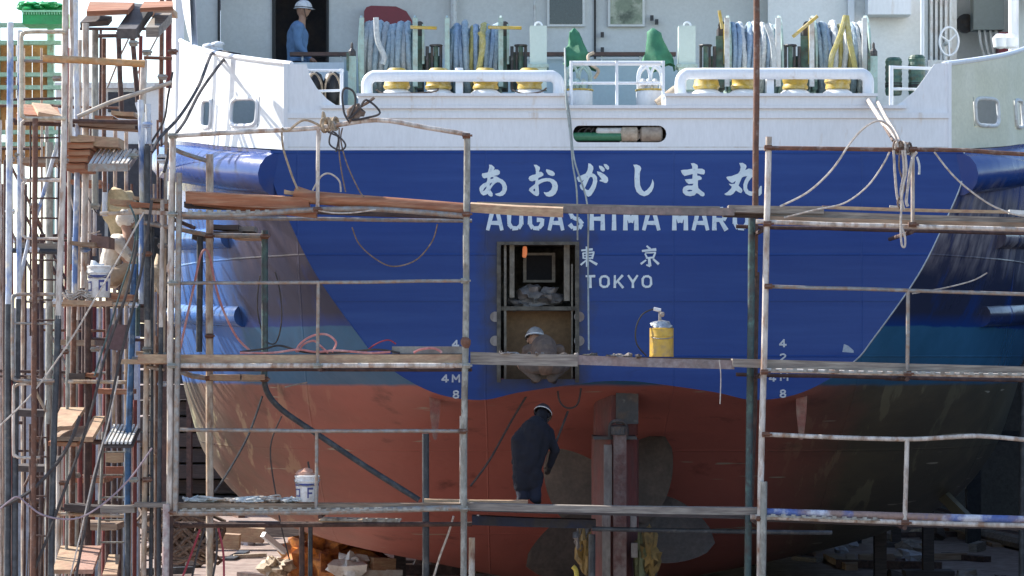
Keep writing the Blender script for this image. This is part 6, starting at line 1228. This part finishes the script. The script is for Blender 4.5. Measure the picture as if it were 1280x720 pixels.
for i, (l, h, Y, m_, lab) in enumerate((
    ([(97, 148), (168, 153)], 8, -1.5, wood, 'long brown board on the upper level between the white poles'), ([(118, 144), (141, 145)], 4, -1.6, wood_r, 'short reddish board on the long brown board between the white poles'),
    ([(139, 138), (167, 140)], 5, -1.6, wood_p, 'short pale board on the long brown board near the ship side'), ([(97, 168), (148, 172)], 12, -2.1, wood_p, 'broad pale board end just above the board stack'),
    ([(18, 302), (72, 304)], 9, -2.2, wood_g, 'grey board end at the left edge level with the crouching person'), ([(114, 293), (136, 296)], 14, -1.4, mat('pink_brown_board', (.24, .15, .13), (.18, .12, .11), scale=3, rough=.85), 'pinkish-brown box board behind the crouching person'),
    ([(137, 248), (166, 250)], 7, -1.4, wood_p, 'pale board at head height behind the crouching person'), ([(166, 245), (209, 249)], 4, -1.9, wood_p, 'thin pale board reaching the corner pole above the crouching person'), ([(158, 253), (208, 256)], 6, -1.8, wood, 'brown board below the thin pale one above the crouching person'),
    ([(88, 301), (118, 303)], 5, -1.6, wood, 'brown board behind the bucket of the crouching person'), ([(72, 374), (140, 376)], 6, -2.35, wood_p, 'pale board that carries the bucket of the crouching person'), ([(139, 366), (165, 368)], 8, -2.2, wood_r, 'reddish board stub under the crouching person, on the right'),
    ([(134, 372), (170, 374)], 5, -1.2, wood, 'brown board under the feet of the crouching person'),
    ([(134, 405), (158, 405)], 32, -1.2, mat('mauve_panel', (.17, .11, .12), (.14, .10, .10), scale=2, rough=.85), 'dull mauve wooden panel hanging below the crouching person'),
    ([(82, 466), (106, 466)], 8, -1.5, wood_d, 'black board end in the lower left scaffold'), ([(106, 466), (120, 467)], 5, -1.45, wood_r, 'reddish board stub next to the black one in the lower left scaffold'), ([(80, 630), (124, 633)], 9, -1.7, wood_d, 'dark board end above the bottom-left boards'),
    ([(170, 439), (208, 441)], 5, -1.8, wood_p, 'narrow pale board touching the corner pole at middle height'), ([(132, 566), (154, 566)], 12, -.6, wood_p, 'pale block behind the upper rungs of the dark ladder'), ([(132, 583), (154, 583)], 14, -.5, mat('brick_red_block', (.30, .12, .08), rough=.9), 'brick-red block behind the rungs of the dark ladder'),
    ([(192, 568), (200, 568)], 12, -1.4, wood_p, 'pale block wedged beside the corner pole at the lower left'),
    ([(160, 6), (216, 10)], 7, .4, wood_p, 'long pale plank against the sky at the top left'))): planks(l, h, Y, m_, lab, dep=.5 if i not in (13, 18, 19, 20) else .06)
for i, (a, b, py, h, m_, lab) in enumerate(((88, 125, 224, 6, wood_r, 'reddish board end just below the board stack over the crouching person'), (20, 74, 196, 7, wood, 'brown board end between the two highest pipe loops'), (84, 122, 330, 7, wood_r, 'reddish board end hidden behind the bucket beside the crouching person'),
        (70, 118, 424, 7, wood, 'brown board end between the bucket level and the black board end'), (122, 160, 486, 6, wood_r, 'reddish board end left of the blue pole, above the white ribbed panel'), (18, 62, 512, 8, wood_d, 'dark board end across the ladder left of the tilted pale boards'),
        (84, 130, 596, 7, wood_r, 'reddish board end between the tilted pale boards and the bottom-left boards'), (16, 60, 582, 7, wood_d, 'dark board end low on the ladder at the left edge'), (100, 146, 654, 8, wood, 'brown board end just above the bottom-left boards'),
        (140, 176, 300, 6, wood_d, 'dark board end passing behind the shoulders of the crouching person'))): planks([(a, py), (b, py + 1)], h, .3 + .2 * (i % 3), m_, lab, dep=.8)
# debris/bags behind the crouching worker
single(MB().blob(W(150, 262, .6), (.24, .2, .30), 14, seed=8, amp=.5), 'sacking', mat('yellowish_sacking', (.55, .44, .26), (.45, .34, .2), scale=4, rough=.9), 'pale sacking bundle behind the head of the crouching person', 'sack', None, True)
single(MB().blob(W(196, 310, -.9), (.16, .2, .28), 14, seed=11, amp=.6), 'dark_bundle', black, 'dark cloth bundle between the crouching person and the corner pole', 'bundle', None, True)
single(MB().blob(W(200, 345, -1.3), (.08, .2, .22), 14, seed=12, amp=.6), 'canvas_bundle', canvas, 'peach canvas bundle by the corner pole right of the crouching person', 'bundle', None, True)
for i in range(9):
    c = W(84 + i * 4, 372 - (i % 3) * 3, -2.2); single(MB().tube([c + Vector((.09 * cos(q), .1 * sin(q), .03 * sin(q * 2 + i))) for q in [2 * pi * k / 12 for k in range(12)]], .01, 5, closed=True), 'wire_loop', cord_w, 'pale loop in the wire heap lying left of the bucket on the left scaffold', 'wire', 'wire heap left of the bucket')
# green frame rack with orange boards, crate and net at the top left
rk = thing('frame_rack', 'light green steel rack with orange boards behind the upper left scaffold', 'rack', W(40, 200, 7))
for py in (31, 53, 73, 93, 109, 128, 165, 180): MB().box(*pb(-80, 76, py - 2.5, py + 2.5, 7, 7.12)).build('rack_beam', ltgreen, rk)
for px in (-60, -5, 63): MB().box(*pb(px - 4, px + 4, 25, 760, 7.13, 7.25)).build('rack_post', ltgreen, rk)
for a, b, c, d in ((0, 60, 56, 71), (0, 60, 76, 91), (0, 60, 96, 107), (0, 60, 112, 126), (0, 70, 131, 163), (15, 55, 168, 178), (0, 70, 183, 205)):
    for k in range(3): w_ = (b - a) / 3; MB().box(*pb(a + w_ * k + .6, a + w_ * (k + 1) - .6, c, d, 7.2 + .03 * (k % 2), 7.25 + .03 * (k % 2))).build('board', orangeb, rk)
cr_ = thing('plastic_crate', 'bright green plastic crate on the rack at the top left', 'crate', W(54, 30, 6.2))
MB().box(*pb(28, 80, 13, 30, 6.1, 6.7)).build('body', greenp, cr_)
MB().box(*pb(27, 81, 12.5, 15, 6.06, 6.1)).build('rim', mat('pale_green_rim', (.25, .6, .36), rough=.5), cr_)
for k in range(16): MB().box(*pb(29 + 3.2 * k, 30.2 + 3.2 * k, 15, 18, 6.07, 6.1)).build('rib', mat('pale_green_rim', (.25, .6, .36), rough=.5), cr_)
nb = MB()
for i in range(60): nb.blob(W(R.uniform(27, 79), R.uniform(4, 12), 6.3 + R.uniform(0, .4)), (.09, .1, .035), 6, seed=i, amp=.9)
single(nb, 'netting', greenp, 'heap of bright green netting spilling over the green crate', 'netting', None, True)['kind'] = 'stuff'
# ================================================================ BACKGROUND
wl = thing('yard_wall', 'pale grey ribbed building wall far behind the lower left scaffold', 'wall', W(-50, 700, 15))
for i in range(14): MB().box(*pb(-330 + 36 * i, -330 + 36 * i + 35, 300 if i < 9 else 385, HOR + 4 * S(15), 15 + .06 * (i % 2), 15.3)).build('panel', conc, wl)
MB().box(*pb(-340, 180, 296, 303, 14.9, 15.4)).build('coping', wallgrey2, wl)
pi_ = thing('gable_shed', 'low grey shed roof seen through the upper left scaffold', 'shed', W(155, 300, 30))
MB().box(*pb(70, 215, 108, 330, 30, 36)).build('wall', wallgrey, pi_); MB().box(*pb(66, 216, 103, 110, 29.8, 36.2)).build('roof_edge', white2, pi_); MB().box(*pb(135, 172, 115, 140, 29.9, 29.98)).build('opening', shedm, pi_); MB().box(*pb(135, 205, 180, 330, 29.9, 29.98)).build('opening', shedm, pi_)
MB().box(*pb(88, 130, 190, 330, 29.9, 29.98)).build('opening', shedm, pi_)
sh_ = thing('dark_shed', 'dark open-fronted timber shed behind the lower right of the hull', 'shed', W(1300, 700, 34))
MB().box(Xp(1050, 34), Xp(1050, 34) + 34, 37, 37.3, 0, 8.5).build('back_wall', shedm, sh_); MB().box(Xp(1050, 34), Xp(1050, 34) + 34, 26, 37.3, 8.5, 8.8).build('roof', shedm, sh_)
for i in range(12): x = Xp(1060, 26) + 2.6 * i; MB().box(x, x + .3, 26.0, 26.3, 0, 8.5).build('post', shedm, sh_)
MB().box(11.6, 11.8, -9, 26, 0, 4.6).build('side_wall', shedm, sh_); MB().add([(11.3, -9.3, 4.6), (11.3, 26, 4.6), (18, 26, 7), (18, -9.3, 7), (11.3, -9.3, 4.7), (11.3, 26, 4.7), (18, 26, 7.1), (18, -9.3, 7.1)], [(0, 1, 2, 3), (7, 6, 5, 4), (0, 4, 5, 1), (1, 5, 6, 2), (2, 6, 7, 3), (3, 7, 4, 0)]).build('unseen_side_roof', shedm, sh_)  # unseen side wall and roof, added to block sky and darken the right hull
for z in (2.2, 3.6, 4.9): MB().box(Xp(1050, 34), Xp(1050, 34) + 34, 26.3, 26.45, z, z + .25).build('beam', shedm, sh_)
db = thing('timber_stack', 'tall dark stack of old timber and steel beyond the left side of the hull', 'stack', W(250, 600, 40))
for i in range(16):
    z = .3 + .42 * i; MB().box(Xp(150, 40) + R0.uniform(-.5, .5), Xp(345, 40) + R0.uniform(-.6, .6), 40 + R0.uniform(-.3, .3), 44, z - .3, z + .06).build('timber_layer', R0.choice([wood_d, shedm, rustd, wood_d]), db)
for px in (170, 205, 236, 262, 300): MB().box(*pb(px - 3, px + 3, 400, 640, 38, 38.3)).build('post', rustd, db)
# far clutter under and beside the ship
def beamobj(nm, a, b, w_, h, m_, lab, cat, group=None): return single(MB().beam(a, b, w_, h), nm, m_, lab, cat, group)
def ground_at(px, py): s = 4 / ((py - HOR)) ; return (px - 640) * s, FPX * s + CAM_Y
cls = thing('keel_blocks', 'row of dark timber keel blocks under the middle of the ship', 'keel block', (XC, 6, 0))
for i in range(14):
    y = 5.5 + 3 * i
    for k in range(2): MB().box(XC - .55 + .05 * k, XC + .55 - .05 * k, y, y + .45, .02 + .2 * k, .215 + .2 * k).build('block', wood_d, cls)
for i, (px, y) in enumerate(((1100, 12), (500, 14), (1160, 17), (430, 18), (1120, 25), (480, 26))):
    x = Xp(px, y); t = thing('shore_prop', f'dark timber prop shoring up the hull bottom, {["at the near right", "at the near left", "second on the right", "second on the left", "third on the right", "third on the left"][i]}', 'prop', (x, y, 0), 'timber props under the hull')
    MB().box(x - .1, x + .1, y - .1, y + .1, 0.1, 2.0).build('post', wood_d, t); MB().box(x - .45, x + .45, y - .3, y + .3, 0, .1).build('base_block', wood_d, t); MB().beam((x - .5, y, 1.95), (x + .5, y, 2.15), .3, .12).build('wedge', wood, t)
pm = [rust, wood_d, rust, wood_g, wood]
for i in range(9):
    xa, ya = ground_at(1122 + 9 * i, 636 + 4.2 * i); xb, yb = ground_at(1236 + 14 * i, 668 + 4.5 * i); a = Vector((xa, ya, .16)); b = Vector((xb, yb, .16))
    single(MB().tube([a, b], .15, 8), 'yard_pipe', pm[i % 5], ['rust-dark', 'black', 'rusty', 'greyish', 'bluish black', 'rust-dark', 'black', 'rusty', 'greyish'][i] + f' long pipe on the ground at the lower right, {["first", "second", "third", "fourth", "fifth", "sixth", "seventh", "eighth", "ninth"][i]} from the back', 'pipe', 'pipes lying on the ground at the lower right', True)
R = random.Random(5)
rub = [MB() for _ in range(5)]
dm = [wood_d, wood, rustd, wood_p, wood_g, rust, darkp, canvas]
GR = {'timber': 'timbers scattered on the yard ground', 'scrap_block': 'scrap blocks scattered on the yard ground'}
for i in range(200):
    left = R.random() < .68; px = R.uniform(-20, 560) if left else R.uniform(985, 1320); py = R.uniform(592, 735)
    x, y = ground_at(px, py)
    if abs(x - XC) < .8 or y < 1 : continue
    if R.random() < .4:
        an = R.uniform(0, pi); L_2 = R.uniform(.3, 1.3); h = R.uniform(.05, .18)
        single(MB().beam((x - cos(an) * L_2, y - sin(an) * L_2, h / 2), (x + cos(an) * L_2, y + sin(an) * L_2, h / 2 + .02), R.uniform(.1, .25), h), 'timber', R.choice(dm if left else [wood, wood_g, rustd, wood]), 'timber lying loose on the yard ground below the lower ' + ('left' if left else 'right') + ' walkway', 'timber', 'timbers scattered on the yard ground')
    else:
        r = R.uniform(.1, .3); rub[i % 5].blob((x, y, r * .4), (r, r * .9, r * .6), 8, seed=i, amp=.9)
for mb_, m_ in zip(rub, (wood_d, wood_g, conc, rustd, canvas)): o_ = mb_.build('rubble', m_, None, kind='stuff'); o_['label'] = 'loose rubble and scrap strewn over the yard ground'
# pale timber pile behind the lower walkway, left
for i, (a, b, y_, m_) in enumerate((([(180, 598)], (330, 616), 24, wood_p), ([(196, 606)], (300, 622), 22, wood_p), ([(240, 600)], (420, 628), 26, wood_g))):
    p = W(*a[0], y_); q = W(*b, y_); p.z = .5 - .1 * i; q.z = .3; x0_, _ = (p.x, 0)
    beamobj('long_timber', p, q, .4, .3, m_, ['long pale timber lying behind the white rope heaps, farthest left', 'long pale timber in front of the other pale one behind the rope heaps', 'long grey timber reaching under the hull behind the rope heaps'][i], 'timber')
# net heap
for i in range(30):
    c = W(R.uniform(203, 246), R.uniform(652, 682), 8); single(MB().tube([c + Vector((R.uniform(.25, .5) * cos(q), .2 * sin(q), .3 * sin(q + i))) for q in [2 * pi * k / 12 for k in range(12)]], .03, 5, closed=True), 'old_rope_coil', cord_b, 'old brown rope turn in the heap behind the corner pole', 'rope', 'old rope heap behind the corner pole')
# orange sheet, bags bottom left
def heap(px, py, Y, r, m_, nm, lab, cat, seed, n=18, amp=1.0): 
    c = W(px, py, Y); c.z = max(c.z, r[2] * .8); return single(MB().blob(c, r, n, seed=seed, amp=amp), nm, m_, lab, cat, None, True)
heap(404, 694, 12, (.55, .4, .42), orangesheet, 'orange_sheet', 'crumpled orange sheet heap on the ground below the paint bucket, darker lower half', 'sheet', 3, 28, 1.3)
heap(428, 702, 12.6, (.55, .4, .5), mat('dark_brown_sheet', (.12, .045, .03), (.2, .08, .04), scale=4, rough=.8), 'brown_sheet', 'dark brown sheet heap right against the orange one', 'sheet', 6, 22, 1.1)
heap(345, 710, 11.5, (.2, .2, .17), canvas, 'canvas_bag', 'pale canvas bag on the ground left of the orange sheet', 'bag', 4, 22, 1.0)
heap(366, 702, 12.2, (.17, .2, .2), canvas, 'canvas_bag', 'second pale canvas bag leaning against the dark pole left of the orange sheet', 'bag', 9, 22, 1.0)
heap(440, 712, 11, (.3, .3, .2), white2, 'white_bag', 'small white bag at the bottom edge right of the orange sheet', 'bag', 14)
beamobj('white_stick', W(329, 668, 11), W(356, 690, 11.3), .09, .09, white, 'white stick slanting over the pale canvas bags', 'stick')
for i, (a, b, py, m_) in enumerate(((432, 452, 706, white2), (460, 488, 704, wood_p), (440, 500, 718, white2))): beamobj('pale_block', W(a, py, 11), W(b, py + 1, 11.2), .4, .2, m_, ['white block behind the small bent pipe at the bottom', 'tan block right of the small bent pipe at the bottom', 'long white block at the bottom edge by the bent pipe'][i], 'block')
single(MB().tube(cr(wp([(447, 719), (448, 706), (446, 698), (440, 700)], 10.8), 5), .035, 8), 'bent_pipe', white2, 'small white bent pipe standing at the bottom edge right of the orange sheet', 'pipe', None, True)
# sheets tied at the rudder foot
for px, py, r, s2, m_, lab in ((730, 686, (.07, .09, .22), 2, amber, 'ochre sheet bunched against the left of the rudder foot'), (727, 672, (.07, .08, .12), 5, clearfilm, 'grey plastic film above the ochre sheet left of the rudder'), (811, 690, (.10, .1, .23), 7, amber, 'ochre sheet hanging against the right of the rudder foot'), (800, 706, (.07, .1, .28), 11, mat('olive_sheet', (.16, .16, .08), rough=.8), 'olive sheet between the rudder and the right ochre sheet')):
    single(MB().blob(W(px, py, .3), r, 18, seed=s2, amp=1.1), 'tied_sheet', m_, lab, 'sheet', None, True)
single(MB().tube(cr(wp([(716, 708, .1), (720, 713, .1), (721, 722, .1)]), 4), .03, 8), 'bright_strap', mat('bright_yellow', (.7, .55, .1), rough=.5), 'bright yellow strap end at the bottom left of the rudder', 'strap', None, True)
t = scaf('short dark pole standing in front of the propeller at the left of the rudder', W(738, 720, -.2), 'support_pole'); t['category'] = 'pole'; add(t, 'tube', [(740, 668), (740, HOR + 4 * S(-.2))], 9, -.2, darkp)
